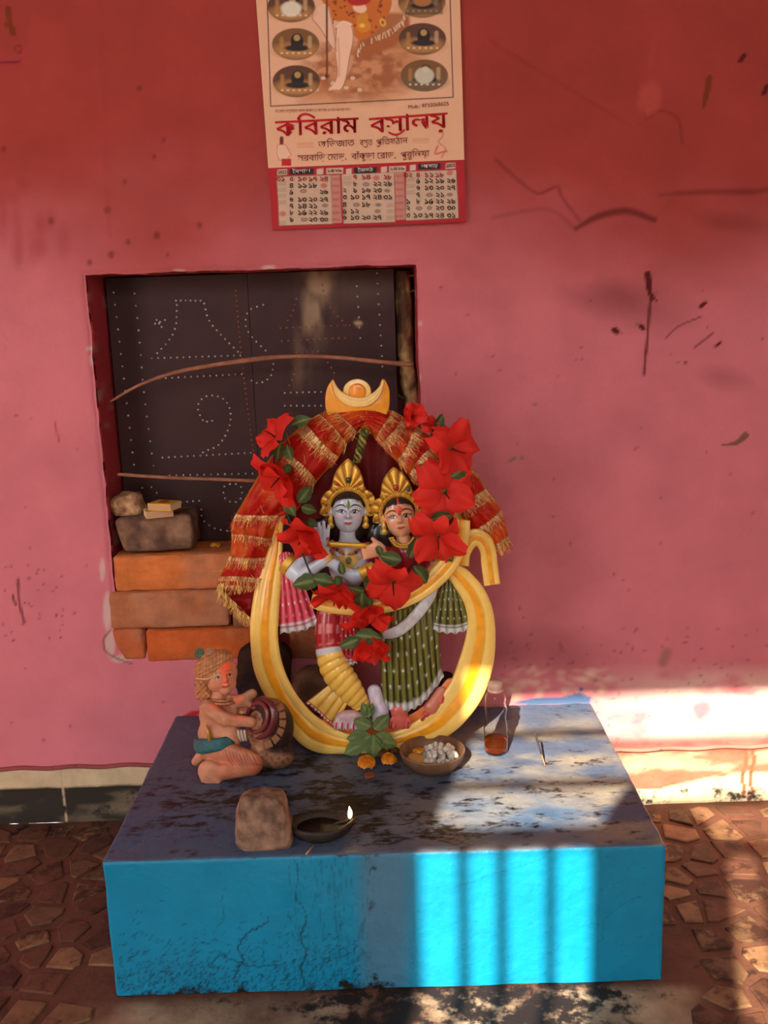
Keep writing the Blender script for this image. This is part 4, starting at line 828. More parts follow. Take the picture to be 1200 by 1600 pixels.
bangle('bracelet', (508, 868, 33), (515, 878, 33), 9.6, male); bangle('armlet', (586, 889, 25), (562, 898, 26), 12.2, male); bangle('armlet', (446, 878, 10), (456, 886, 13), 16, male)
P = np.linspace((512, 850, 46), (572, 853, 44), 12); V, F = tube(P, 4.4, 14); sm('flute', V, F, 'gold', const(V, (226, 176, 60)), male)
her_hand = [('e', (590, 858, 36), (13, 11, 7), PE)]+[('c', (586, 852+i*5, 38), (566+i*1.5, 856+i*5.5, 42), 3.6, 2.8, PE) for i in range(4)]+[('c', (592, 850, 38), (582, 842, 42), 3.6, 3, PE)]
def paint_her(V, C):
    n = np.hypot((V[:, 0]-590)/3, (V[:, 1]-858)/3); t = ((n < 1.4) & (V[:, 2] > 30)); C[t] = lin((190, 60, 50))
    s = (abs(((V[:, 1]+.35*V[:, 0]) % 5.4)-2.7) < .5) & (V[:, 0] < 588) & (V[:, 0] > 566) & (V[:, 2] > 34); C[s] = C[s]*.9; return C
fem = body('peach_body', [('e', (640, 885, 2), (34, 42, 15), (168, 30, 44)), ('c', (627, 828, 4), (632, 848, 3), 10, 12, PE), ('c', (660, 858, 2), (682, 886, 10), 14, 12, (168, 30, 44)), ('c', (682, 886, 12), (668, 908, 22), 12, 10, PE), ('c', (614, 866, 4), (600, 876, 22), 14, 10, (168, 30, 44)), ('c', (612, 878, 26), (594, 862, 34), 9, 8, PE), ('e', (636, 930, 4), (34, 30, 14), (80, 80, 30))]+her_hand, 1.5, 4, paint_her)
bangle('bracelet', (612, 884, 27), (603, 872, 30), 10.5, fem); bangle('armlet', (690, 876, 8), (680, 892, 12), 14, fem)
for i, rr in enumerate((17, 21)):
    a_ = np.linspace(math.pi*.06, math.pi*.94, 40); Q = np.stack([630+rr*np.cos(a_), 836+rr*.95*np.sin(a_), 17+0*a_], 1); V, F = tube(Q, 2.4*(1+.25*np.sin(np.arange(40)*2.2)), 8); sm('necklace', V, F, 'gold', const(V, (222, 176, 72)), fem)
# dark hair falling between and behind the two figures
body('dark_hair', [('e', (545, 806, -8), (40, 46, 14), (26, 18, 18)), ('e', (600, 845, -8), (26, 32, 12), (26, 18, 18)), ('e', (624, 806, -8), (34, 40, 14), (26, 18, 18)), ('e', (500, 835, -10), (18, 26, 8), (26, 18, 18))], 2.5, 5)
# feet
LV, RD = (206, 192, 206), (206, 96, 82)
def paint_foot(V, C):
    n = fbm(V/6, 3)[:, None]; C = C*(.8+.4*n); return C
f1 = [('e', (548, 1122, 20), (25, 13, 12), (200, 160, 160)), ('c', (585, 1080, 14), (594, 1112, 16), 11, 13, LV), ('c', (594, 1112, 16), (588, 1128, 22), 13, 8, LV)]+[('c', (x, 1126, 24), (x-1.5, 1137, 27), 4.4, 4.2, (214, 186, 196)) for x in (527, 536, 545, 554, 562)]
mf = body('feet_of_flute_player', f1, 1.3, 3, paint_foot)
for x in (526, 535, 544, 553, 561):
    Q = np.array([(x, 1129, 29), (x-.8, 1135, 31.5), (x-1, 1140, 30)]); V, F = tube(Q, [1.1, 1.6, 1], 6); sm('painted_nail', V, F, 'enamel', const(V, (186, 40, 66)), mf)
f2 = [('c', (624, 1112, 18), (626, 1128, 20), 14, 12, RD)]+[('c', (612+i*6.5, 1124, 24), (611+i*6.5, 1136, 26), 3.6, 3.4, (214, 96, 92)) for i in range(5)]
ff = body('foot_under_hem', f2, 1.3, 3, paint_foot)
f3 = [('c', (690, 1082, 12), (674, 1106, 18), 10, 12, (212, 126, 100))]+[('c', (664+i*7, 1116-i*6.5, 20), (660+i*7.6, 1124-i*7, 23), 3.8, 3.4, (204, 80, 70)) for i in range(5)]
ff2 = body('foot_stepping_out', f3, 1.3, 3, paint_foot)
for i in range(5):
    Q = np.array([(612+i*6.5, 1128, 28.5), (611+i*6.5, 1137, 29)]); V, F = tube(Q, 1.1, 6); sm('painted_nail', V, F, 'enamel', const(V, (176, 24, 36)), ff)
    Q = np.array([(664+i*7, 1117-i*6.5, 24), (660+i*7.6, 1124-i*7, 26)]); V, F = tube(Q, 1.3, 6); sm('painted_nail', V, F, 'enamel', const(V, (176, 24, 36)), ff2)

# ---- heads with painted faces
def head(name, c, rx, ry, rot, skin, blue_, parent):
    ca, sa = math.cos(rot), math.sin(rot)
    def loc(x, y, d): return (c[0]+x*ca-y*sa, c[1]+x*sa+y*ca, d)       # local (x right, y down) -> statue frame
    k = rx/27.
    prims = [('e', loc(0, -10*k, 4), (rx, rx*1.02, 24*k), rot, skin), ('e', loc(0, 8*k, 8), (rx*.86, ry*.78, 21*k), rot, skin), ('e', loc(0, 25*k, 16), (9*k, 9*k, 9*k), rot, skin),
             ('c', loc(0, -2*k, 27*k+1), loc(-.3, 8*k, 33*k), 2.3*k, 3.6*k, skin), ('c', loc(-3*k, 9*k, 29*k), loc(3*k, 9*k, 29*k), 2.2*k, 2.2*k, skin), ('c', loc(-5*k, 18.2*k, 26*k), loc(5*k, 18.2*k, 26*k), 2.2*k, 2.2*k, skin), ('c', loc(-4*k, 21*k, 25*k), loc(4*k, 21*k, 25*k), 2.2*k, 2.2*k, skin),
             ('e', loc(-13*k, 9*k, 17*k), (10*k, 11*k, 9*k), rot, skin), ('e', loc(13*k, 9*k, 17*k), (10*k, 11*k, 9*k), rot, skin), ('e', loc(-rx-1, 1*k, 4), (5*k, 9*k, 4*k), rot, skin), ('e', loc(rx+1, 1*k, 4), (5*k, 9*k, 4*k), rot, skin)]
    V, F, C = blob(prims, .75, 3.2); C = lin(C)
    cv = Canvas(-45, -50, 45, 45, 6, lin(skin)); q = lambda pts: np.array(pts, float)
    dk = lin((22, 14, 16)); wt = lin((236, 234, 232)); rd = lin((186, 40, 40)); hair = lin((32, 20, 22))
    cv.ell(-14, 10, 8, 6, lin((216, 150, 150) if blue_ else (232, 140, 110)), 0, 6, .35); cv.ell(14, 10, 8, 6, lin((216, 150, 150) if blue_ else (232, 140, 110)), 0, 6, .35)
    for s in (-1, 1):
        e = q([(s*4, .5), (s*8, -2.6), (s*13, -3.2), (s*18, -.8), (s*21.5, -2.8)]); lo_ = q([(s*4, .5), (s*8, 2.6), (s*13, 2.4), (s*18, -.2)])
        cv.poly(np.vstack([cat(e[:4], 14), cat(lo_[::-1], 14)]), wt, .6); cv.ell(s*11-.6, -.4, 3.1, 3.1, dk, 0, .6); cv.ell(s*11-1.4, -1.4, .8, .8, wt, 0, .5)
        cv.curve(e, (1.2, 1.9, 1.9, 1.5, .6), dk, .5); cv.curve(lo_, 1.0, dk, .5)
        cv.curve([(s*3.6, -7.4), (s*9, -11), (s*16, -10.6), (s*23, -6.2)], (1.4, 2.6, 2.2, .9), dk, .6)
        cv.curve([(s*22.5, -.5), (s*20, 3)], .8, lin((190, 40, 50)), .6, .7)
    cv.curve([(-1.6, 9.4), (-3.2, 8.8)], 1., lin((150, 96, 90)), .6, .8); cv.curve([(1.6, 9.4), (3.2, 8.8)], 1., lin((150, 96, 90)), .6, .8)
    cv.poly([(-7, 18.6), (-3, 16.8), (0, 17.6), (3, 16.8), (7, 18.6), (3.6, 21.6), (0, 22.4), (-3.6, 21.6)], lin((196, 84, 84)), .6, smooth=40); cv.curve([(-7, 18.6), (0, 19.3), (7, 18.6)], .9, lin((120, 30, 34)), .5)
    if blue_:
        cv.poly([(-2, -16), (0, -21), (2.4, -16), (3.4, -10), (1.6, -4.5), (-.4, -3.4), (-2.6, -7), (-3.4, -12)], lin((120, 120, 46)), .6, smooth=40); cv.line([(0, -20), (.4, -5)], .8, lin((80, 84, 30)), .5)
    else:
        cv.poly([(-7, -13), (0, -28), (7, -13), (3, -4), (0, 0), (-3, -4)], lin((226, 70, 34)), 3., .9); cv.ell(0, -6, 3, 4, rd, 0, 1.5); cv.line([(0, -40), (0, -16)], 2.4, lin((220, 60, 30)), 1.2)
    hl = [(-60, 2), (-26, 2), (-25, -8), (-20, -17), (-10, -20.5), (0, -19 if not blue_ else -21), (10, -20.5), (20, -17), (25, -8), (26, 2), (60, 2), (60, -60), (-60, -60)]
    cv.poly(hl, hair, .9)
    for _ in range(60):
        x = RNG.uniform(-26, 26); cv.line([(x, -19+abs(x)*.2), (x*.8, -32)], .5, lin((62, 40, 40)), .6, .6)
    if not blue_: cv.line([(0, -34), (0, -17)], 2.4, lin((220, 70, 36)), 1.2)
    X = ((V[:, 0]-c[0])*ca+(V[:, 1]-c[1])*sa)/k; Y = (-(V[:, 0]-c[0])*sa+(V[:, 1]-c[1])*ca)/k
    P = cv.get(X, Y); ear = abs(X) > 26.2; P[ear & (Y > -8)] = lin(skin); back = V[:, 2] < -2; P[back & (abs(X) < 26)] = hair
    return sm(name, V, F, 'enamel', P, parent), loc, k
hm, locm, km = head('blue_head', (544, 799.5), 25.5, 34, .0, BL, True, male)
hf, locf, kf = head('peach_head', (624.5, 807), 25, 33, -.13, PE, False, fem)
def crown(name, loc, k, peak, parent, ri0=29., tilt=0.):
    nt, nr = 260, 40; th = np.linspace(-math.pi*1.10, math.pi*.10, nt); dl = th+math.pi/2-tilt; rr = np.linspace(0, 1, nr)
    ri = ri0*k*(1+.02*np.cos(dl*2)); side = 15*k+5*k*abs(np.sin(dl*4.2))**.7
    leaf = peak*np.clip(1-(abs(dl)/.60)**.95, 0, 1)**1.15; ro = ri+side*np.clip(1-(abs(dl)-1.75)/.25, .25, 1)+leaf*.72
    R = ri[:, None]+(ro-ri)[:, None]*rr[None]; x = R*np.cos(th)[:, None]; y = R*np.sin(th)[:, None]-4*k
    fa = np.arctan2(x, -(y+4*k)-ri0*k*.95-3); lf = np.clip(1-abs(dl)/.56, 0, 1)[:, None] > 0; fl_ = np.where(lf, abs(np.cos(fa*7.5)), abs(np.sin(dl[:, None]*9)))**.6; out = np.clip((R-ri[:, None])/(9*k), 0, 1); bandm = np.clip(1-abs(R-ri[:, None]-5*k)/(5*k), 0, 1)
    d = 16-15*(abs(dl)[:, None]/1.9)**2-.10*(R-ri[:, None])+5.*fl_*np.clip((out-.7)*5, 0, 1)+4.*np.sqrt(bandm)+1.6*abs(np.sin(dl[:, None]*34))*bandm; d -= 4*np.clip((rr[None]-.9)*10, 0, 1)
    V = np.stack([x, y, d], -1); W_ = np.zeros_like(V); W_[..., 0], W_[..., 1], W_[..., 2] = loc(V[..., 0], V[..., 1], V[..., 2])
    Vb = W_.copy(); Vb[..., 2] = np.minimum(W_[..., 2]-7, W_[..., 2].min(1, keepdims=True)-3); n = nt*nr; Fg = grid_faces(nt, nr); F = [tuple(f) for f in Fg]+[tuple(f[::-1]+n) for f in Fg]
    def rim(ix):
        for a_, b_ in zip(ix[:-1], ix[1:]): F.append((a_, a_+n, b_+n, b_))
    rim([i*nr for i in range(nt)][::-1]); rim([i*nr+nr-1 for i in range(nt)]); rim(list(range(nr))); rim([(nt-1)*nr+j for j in range(nr)][::-1])
    C = mixc((132, 78, 16), (238, 184, 74), np.where(out > .7, fl_*1.15, .9)-.25*(abs(out-.85) < .1))
    o = sm(name, np.vstack([W_.reshape(-1, 3), Vb.reshape(-1, 3)]), F, 'gold', np.vstack([C.reshape(-1, 3)]*2), parent)
    return o
def gem(o, x, y, d, r, col, loc, ry=1.3):
    V, F, C = blob([('e', (*loc(x, y, d)[:2], d), (r, r*ry, r*.8), col)], .8, 1); sm('gem', V, F, 'enamel', lin(C), o)
crm = crown('crown', locm, km, 44*km*1.25, statue); crm['label'] = 'gilded fan crown of the blue-faced figure'
crf = crown('crown', locf, kf, 40*kf*1.25, statue, 28.5, .0); crf['label'] = 'gilded fan crown of the peach-faced figure'
gem(crm, 0, -49, 21, 4, (40, 50, 34), locm); gem(crm, -17, -43, 20, 2.6, (180, 30, 34), locm, 1); gem(crm, 17, -43, 20, 2.6, (180, 30, 34), locm, 1); gem(crf, 0, -45, 21, 4, (176, 34, 34), locf); gem(crf, 19, -40, 19, 3, (40, 60, 40), locf)
for (L_, k, par) in ((locm, km, male), (locf, kf, fem)):
    for s in (-1, 1):
        V, F, C = blob([('e', L_(s*29*k, 14*k, 8), (4.2, 6, 4), (222, 172, 66)), ('e', L_(s*29*k, 23*k, 8), (5.5, 5, 4.5), (222, 172, 66)), ('e', L_(s*28.5*k, 7*k, 8), (2.5, 4, 2.5), (222, 172, 66))], 1., 2); sm('earring', V, F, 'gold', lin(C), par)

# ================================================================== SCARF
ST = np.array([  # inner edge x,y / outer edge x,y from the low left end over the top to the right end
    (410, 914, 341, 916), (417, 884, 353, 878), (426, 845, 361, 842), (434, 812, 367, 807), (466, 795, 391, 763), (500, 748, 436, 698), (528, 714, 472, 666), (550, 688, 512, 640),
    (569, 664, 562, 640), (590, 690, 612, 640), (622, 724, 654, 668), (645, 754, 690, 696), (690, 786, 738, 734), (716, 804, 762, 766), (742, 830, 784, 804), (772, 868, 801, 848)], float)
scarf = thing('red_scarf', 'sheer red scarf with gold tinsel bands draped over the top of the statue', 'scarf', (float(PY(580, 900, YS)[0]), YS-.02, float(PY(340, 930, YS)[2])))
def scarf_pt(s, t):
    """s in station units, t across (0 inner .. 1 outer) -> model space"""
    s = np.asarray(s, float); t = np.asarray(t, float); q = np.vstack([2*ST[0]-ST[1], ST, 2*ST[-1]-ST[-2]]); i = np.clip(s.astype(int), 0, len(ST)-2); f = (s-i)[..., None]
    a_, b_, c_, d_ = q[i], q[i+1], q[i+2], q[i+3]; p = .5*(2*b_+(c_-a_)*f+(2*a_-5*b_+4*c_-d_)*f**2+(3*b_-a_-3*c_+d_)*f**3)
    tt = t[..., None]; xy = p[..., :2]*(1-tt)+p[..., 2:]*tt
    mid = np.exp(-((s-8)/.9)**2)
    d = -14+36*np.sin(math.pi*np.clip(t*.92+.06, 0, 1))**.6+3.2*np.sin(t*11+s*2.3)*(1-mid)+2.2*np.sin(t*23-s*1.7)+5*(fbm(np.stack([s*1.6, t*4, s*0], -1), 3)-.5)+10*mid*.4
    xy = xy+np.stack([2.5*np.sin(s*2.6+t*4), 2.5*np.cos(s*3.1+t*3)], -1)
    return np.concatenate([xy, d[..., None]], -1)
S_, T_ = np.meshgrid(np.linspace(0, 15, 260), np.linspace(0, 1, 46), indexing='ij'); V = scarf_pt(S_, T_)
n = fbm(np.stack([S_*2.2, T_*3, S_*0+4], -1), 4); C = mixc((212, 32, 20), (240, 104, 32), (n-.42)*3.4)
edge = (np.minimum(T_, 1-T_) < .03); C[edge] = lin((214, 120, 40))
part('cloth', pxmap(V.reshape(-1, 3), YS), grid_faces(260, 46), M['cloth'], scarf, col=C.reshape(-1, 3))
# loose flap under the low left end, and the cloth hanging behind the heads
fp = np.array([[(342, 918), (408, 908)], [(345, 934), (404, 932)], [(368, 952), (399, 948)], [(389, 968), (392, 962)]], float); A_ = cat(fp[:, 0], 24); B_ = cat(fp[:, 1], 24); u = np.linspace(0, 1, 24)
V = A_[:, None]*(1-u[None, :, None])+B_[:, None]*u[None, :, None]; V = np.concatenate([V, (8+5*np.sin(u*7)[None]+3*np.sin(np.arange(24)*.5)[:, None])[..., None]], -1)
part('loose_end', pxmap(V.reshape(-1, 3), YS), grid_faces(24, 24), M['cloth'], scarf, col=const(V.reshape(-1, 3), (150, 18, 18)))
bk = cat([(450, 850), (456, 790), (490, 735), (530, 700), (570, 680), (612, 692), (656, 722), (694, 770), (715, 830)], 60); u = np.linspace(0, 1, 30); V = bk[:, None]*(1-u[None, :, None])+np.array([585, 860.])*u[None, :, None]
V = np.concatenate([V, (-25+3*np.sin(np.arange(60)*.9)[:, None]*(1-u)[None]+0*u[None])[..., None]], -1); part('hanging_back', pxmap(V.reshape(-1, 3), YS), grid_faces(60, 30), M['cloth'], scarf, col=const(V.reshape(-1, 3), (120, 16, 18)))
NEED = []; BCOL = []
def needle(p, q, w_, c):
    d = q-p; L = np.linalg.norm(d)+1e-9; e = np.cross(d/L, [0, .3, 1.]); e /= np.linalg.norm(e)+1e-9; NEED.append((np.array([p-e*w_, p+e*w_, q+e*w_*.4, q-e*w_*.4]), [(0, 1, 2, 3)], np.tile(lin(c), (4, 1))))
def tband(s0, s1, w_=.16, t0=0., t1=1., nb=70, ln=.34, hair=True, red=.55):
    t = np.linspace(t0, t1, nb); s = s0+(s1-s0)*(t-t0)/(t1-t0+1e-9); k = np.linspace(-1, 1, 7); Sg = s[:, None]+k[None]*w_; Tg = t[:, None]+0*k[None]; V = scarf_pt(np.clip(Sg, 0, 15), Tg)
    V[..., 2] += 2.2+1.3*(np.arange(nb) % 2)[:, None]+.9*RNG.normal(0, 1, (nb, 7)); V[..., :2] += RNG.normal(0, .35, (nb, 7, 2))
    g = RNG.random((nb, 1))*np.ones((1, 7)); C = mixc((206, 128, 40), (255, 240, 180), g**1.8); r_ = RNG.random((nb, 7)) < .12; C[r_] = lin((190, 50, 24))  # random near-white strands: tinsel glints put into the colour
    part('tinsel_band', pxmap(V.reshape(-1, 3), YS), grid_faces(nb, 7), M['tinsel'], scarf, smooth=False, col=C.reshape(-1, 3))
    if not hair: return
    sg = -1 if s0 < 8 else 1
    for tt, ss in zip(np.repeat(t, 2), np.repeat(s, 2)):
        p = scarf_pt(np.array(np.clip(ss, 0, 15)), np.array(tt)); q = scarf_pt(np.array(np.clip(ss+sg*ln*.35, 0, 15)), np.array(tt)); d = q-p; L = np.hypot(d[0], d[1])+1e-6
        if L < 4: d = np.array([d[0]/L*4, d[1]/L*4, 0])
        l_ = RNG.uniform(10, 22)*ln*2; e = p+np.array([d[0]/np.hypot(d[0], d[1])*l_+RNG.normal(0, 2.5), d[1]/np.hypot(d[0], d[1])*l_+RNG.normal(0, 2.5)+2, RNG.uniform(0, 5)])
        needle(p+[0, 0, 3], e+[0, 0, 2], RNG.uniform(.25, .5), (200, 60, 30) if RNG.random() < red else ((244, 200, 100) if RNG.random() < .6 else (160, 96, 40)))
for b in ((.25, .25, .10), (1.15, 1.15, .14), (3.0, 3.0, .16), (4.75, 5.0, .10), (5.9, 5.9, .17), (7.3, 7.2, .06), (9.35, 9.5, .12), (10.0, 10.15, .15), (10.9, 11.0, .2), (12.0, 12.0, .16), (13.1, 13.1, .2), (14.1, 14.0, .14), (14.85, 14.85, .1)): tband(*b)
tband(2.1, 2.1, .04, ln=.25); tband(6.7, 6.6, .04, ln=.3); tband(9.0, 9.0, .04, ln=.3)
for (x0, y0), (x1, y1) in (((342, 920), (391, 968)), ((341, 915), (408, 907))):
    P = np.linspace((x0, y0, 14), (x1, y1, 14), 46); V = np.stack([P+np.array([0, k, 1.5*(k % 2)]) for k in range(-3, 5)], 1)+RNG.normal(0, .5, (46, 8, 3)); g = RNG.random((46, 1))*np.ones((1, 8)); part('tinsel_band', pxmap(V.reshape(-1, 3), YS), grid_faces(46, 8), M['tinsel'], scarf, smooth=False, col=mixc((150, 84, 24), (250, 206, 104), g).reshape(-1, 3))
    for p in np.repeat(P, 4, 0): needle(p, p+[RNG.normal(-3, 3), RNG.uniform(8, 19), RNG.uniform(-1, 3)], .35, (244, 200, 100) if RNG.random() < .6 else (170, 70, 30))
for _ in range(260):   # stray glittering hairs
    p = scarf_pt(np.array(RNG.uniform(0, 15)), np.array(RNG.uniform(.1, 1.))); needle(p+[0, 0, 3], p+[RNG.normal(0, 8), RNG.normal(2, 8), RNG.uniform(3, 9)], .22, (240, 190, 90) if RNG.random() < .5 else (200, 70, 40))
V, F, C = joinm(NEED); part('tinsel_fringe', pxmap(V, YS), F, M['tinsel'], scarf, smooth=False, col=C, kind='stuff')
# plaited straw charm tied under the crescent
straw = thing('straw_plait', 'small green and gold plaited straw charm hanging under the crescent', 'ornament', pxmap(np.array([556., 722, 10]), YS))
for k in range(3):
    t = np.linspace(0, 1, 40); Q = np.c_[571-14*t+4.5*np.sin(t*14+k*2.09), 672+50*t, 14+4.5*np.cos(t*14+k*2.09)]; V, F = tube(pxmap(Q, YS), .0034*(1-.3*t), 8); part('strand', V, F, M['leaf'], straw, col=const(V, ((120, 118, 50), (176, 150, 80), (90, 96, 44))[k]))

# ================================================================== GARLAND
def petal_mesh(name, seed, c1=(244, 56, 42), c2=(212, 26, 26)):
    rg = np.random.default_rng(seed); nu, nv = 9, 9; U, Vv = np.meshgrid(np.linspace(-1, 1, nu), np.linspace(0, 1, nv), indexing='ij')
    w_ = .5*np.sin(math.pi*(.06+.84*Vv**.85))**.75; x = U*w_; y = .06+Vv*(1-.10*U**2*Vv); z = .30*Vv-.42*Vv**2.2*rg.uniform(.6, 1.5)-.22*(U**2)*Vv*rg.uniform(.3, 1.3)+.075*np.sin(U*6+seed)*Vv**2+.04*np.sin(Vv*9+seed*2)*abs(U)+.05*np.exp(-(U/.2)**2)*Vv
    V = np.stack([x, y, z], -1).reshape(-1, 3); n = fbm(np.stack([U*5, Vv*1.5, U*0+seed], -1), 3); C = mixc(c2, c1, .35+n*.9)*(.9+.15*Vv)[..., None]
    return make_mesh(name, V, grid_faces(nu, nv), M['petal'], True, C.reshape(-1, 3))
PET = [petal_mesh('petal', s) for s in range(5)]
def obj_from(name, me, parent, mtx):
    o = bpy.data.objects.new(name, me); COL.objects.link(o); o.parent = parent; o.matrix_basis = mtx; return o
garland = thing('hibiscus_garland', 'garland of red cloth hibiscus flowers and green leaves hung round the two figures', 'garland', pxmap(np.array([575., 1045, 40]), YS))
V, F = lathe([(.001, -.22), (.10, -.2), (.13, -.06), (.08, .06), (.001, .08)], 10); CALYX = make_mesh('flower', V, F, M['leaf'], True, const(V, (74, 96, 44)))
t = np.linspace(0, 1, 10); V, F = tube(np.c_[.05*np.sin(t*2), .03*t, .02+.62*t], .035*(1-.4*t), 7); STAM = make_mesh('stamen', V, F, M['petal'], True, const(V, (120, 30, 24)))
def aim(ax, roll=0.):
    """axis (frame right, frame down, toward viewer) -> world rotation taking local z onto it"""
    v = Vector((ax[0], -ax[2], -ax[1])).normalized(); return v.to_track_quat('Z', 'Y').to_matrix().to_4x4() @ Matrix.Rotation(roll, 4, 'Z')
rg = np.random.default_rng(11)
FL = [(432, 684, 34, 40, (-.7, -.45, .5), .3), (446, 736, 40, 56, (-.62, .6, .5), .75), (484, 822, 58, 58, (-.42, .72, .55), .8), (528, 912, 66, 56, (-.12, .9, .42), .85), (578, 944, 66, 48, (.1, .9, .42), .85), (577, 992, 60, 48, (.02, .95, .4), .9), (614, 908, 66, 50, (.1, .5, .85), .4), (694, 768, 54, 52, (.08, .12, 1), .12), (704, 700, 42, 50, (.62, .1, .75), .5), (684, 836, 62, 48, (-.12, .6, .8), .55), (642, 654, 24, 28, (.25, -.5, .75), .9), (676, 676, 22, 26, (.3, -.8, .5), 1.1)]
NP = []
for i, (x, y, d, R, ax, cup) in enumerate(FL):
    p = pxmap(np.array([x, y, d], float), YS)-ORG[garland.name]; fm = Matrix.Translation(Vector(p)) @ aim(ax, rg.uniform(0, 6)) @ Matrix.Scale(R*U_, 4)
    f = obj_from('flower', CALYX, garland, fm); NP.append((x, y, d-14))
    for k in range(5):
        tl = cup+rg.uniform(-.22, .28)
        m = Matrix.Rotation(k*2*math.pi/5+rg.uniform(-.18, .18), 4, 'Z') @ Matrix.Rotation(tl, 4, 'X') @ Matrix.Scale(rg.uniform(.88, 1.1), 4)
        obj_from('petal', PET[int(rg.integers(5))], f, m)
    obj_from('stamen', STAM, f, Matrix.Identity(4))
def leaf_mesh(name, seed, c1=(82, 104, 46), c2=(44, 66, 30), nu=7, nv=11, wid=.30):
    rg_ = np.random.default_rng(seed); U, Vv = np.meshgrid(np.linspace(-1, 1, nu), np.linspace(0, 1, nv), indexing='ij'); w_ = wid*np.sin(math.pi*Vv**.8)**.9*(1+.06*np.sin(Vv*40)); V = np.stack([U*w_, Vv, .10*abs(U)*np.sin(math.pi*Vv)+.14*Vv-.24*Vv**2+.02*np.sin(Vv*14+seed)*U], -1)
    n = fbm(np.stack([U*3, Vv*6, U*0+seed], -1), 3); C = mixc(c2, c1, n*1.3); C[nu//2] = lin((130, 140, 80)); return make_mesh(name, V.reshape(-1, 3), grid_faces(nu, nv), M['leaf'], True, C.reshape(-1, 3))
LEAF = [leaf_mesh('leaf', s) for s in range(3)]
def place_leaf(parent, x, y, d, L, ang, Yc, face=(0, -.3, 1), name='leaf', meshes=None, u=U_):
    """leaf from its stalk at (x,y), pointing along frame angle ang (0 right, 90 down)"""
    v = Vector((math.cos(ang), 0, -math.sin(ang))); f = Vector((face[0], -face[2], -face[1])).normalized(); v = (v-f*v.dot(f)).normalized(); r_ = v.cross(f)
    m = Matrix(((r_[0], v[0], f[0], 0), (r_[1], v[1], f[1], 0), (r_[2], v[2], f[2], 0), (0, 0, 0, 1))); p = pxmap(np.array([x, y, d], float), Yc)-ORG[parent.name]
    ms = meshes or LEAF; return obj_from(name, ms[int(rg.integers(len(ms)))], parent, Matrix.Translation(Vector(p)) @ m @ Matrix.Scale(L*u, 4))
D2 = math.pi/180
for x, y, d, L, an, fc in ((455, 664, 30, 34, -15, (-.3, -.3, 1)), (440, 690, 36, 34, 115, (-.5, 0, 1)), (448, 694, 34, 28, 75, (-.3, 0, 1)), (446, 778, 46, 34, 62, (-.2, -.2, 1)), (466, 786, 44, 36, -50, (.2, -.3, 1)), (470, 792, 46, 28, 20, (.3, 0, 1)), (500, 906, 60, 46, 170, (0, -.5, 1)), (488, 904, 60, 40, 15, (0, -.5, 1)), (566, 925, 68, 44, 95, (0, .2, 1)), (572, 922, 66, 36, -60, (.2, -.3, 1)), (570, 924, 66, 30, 200, (0, .3, 1)), (555, 992, 66, 44, 10, (0, -.4, 1)), (562, 998, 62, 36, 160, (0, -.2, 1)), (628, 876, 66, 38, 195, (0, -.3, 1)), (640, 872, 66, 38, -65, (.3, 0, 1)), (646, 884, 66, 44, 55, (.3, .2, 1)), (684, 742, 62, 40, 205, (0, -.5, 1)), (704, 746, 60, 38, -35, (.3, -.5, 1)), (678, 676, 34, 34, -55, (.5, 0, 1)), (672, 812, 64, 36, -10, (0, 0, 1)), (690, 856, 60, 32, 50, (.3, 0, 1)), (590, 852, 52, 20, 70, (0, 0, 1)), (536, 898, 44, 22, -100, (0, 0, 1))): place_leaf(garland, x, y, d, L, an*D2, YS, fc)
order = [(428, 684, 16), (430, 762, 24), (448, 800, 36), (466, 846, 42), (490, 904, 52), (524, 932, 52), (570, 925, 56), (613, 917, 52), (645, 880, 54), (668, 846, 48), (690, 800, 44), (690, 766, 38), (710, 735, 36), (716, 706, 28), (690, 676, 22), (660, 655, 16), (640, 650, 14)]
V, F = tube(pxmap(cat(order, 140), YS), .0016, 7); part('stem_wire', V, F, M['leaf'], garland, col=const(V, (38, 48, 34))); V, F = tube(pxmap(cat([(570, 925, 56), (574, 950, 56), (572, 985, 54), (574, 1016, 48)], 40), YS), .0015, 7); part('stem_wire', V, F, M['leaf'], garland, col=const(V, (38, 48, 34)))

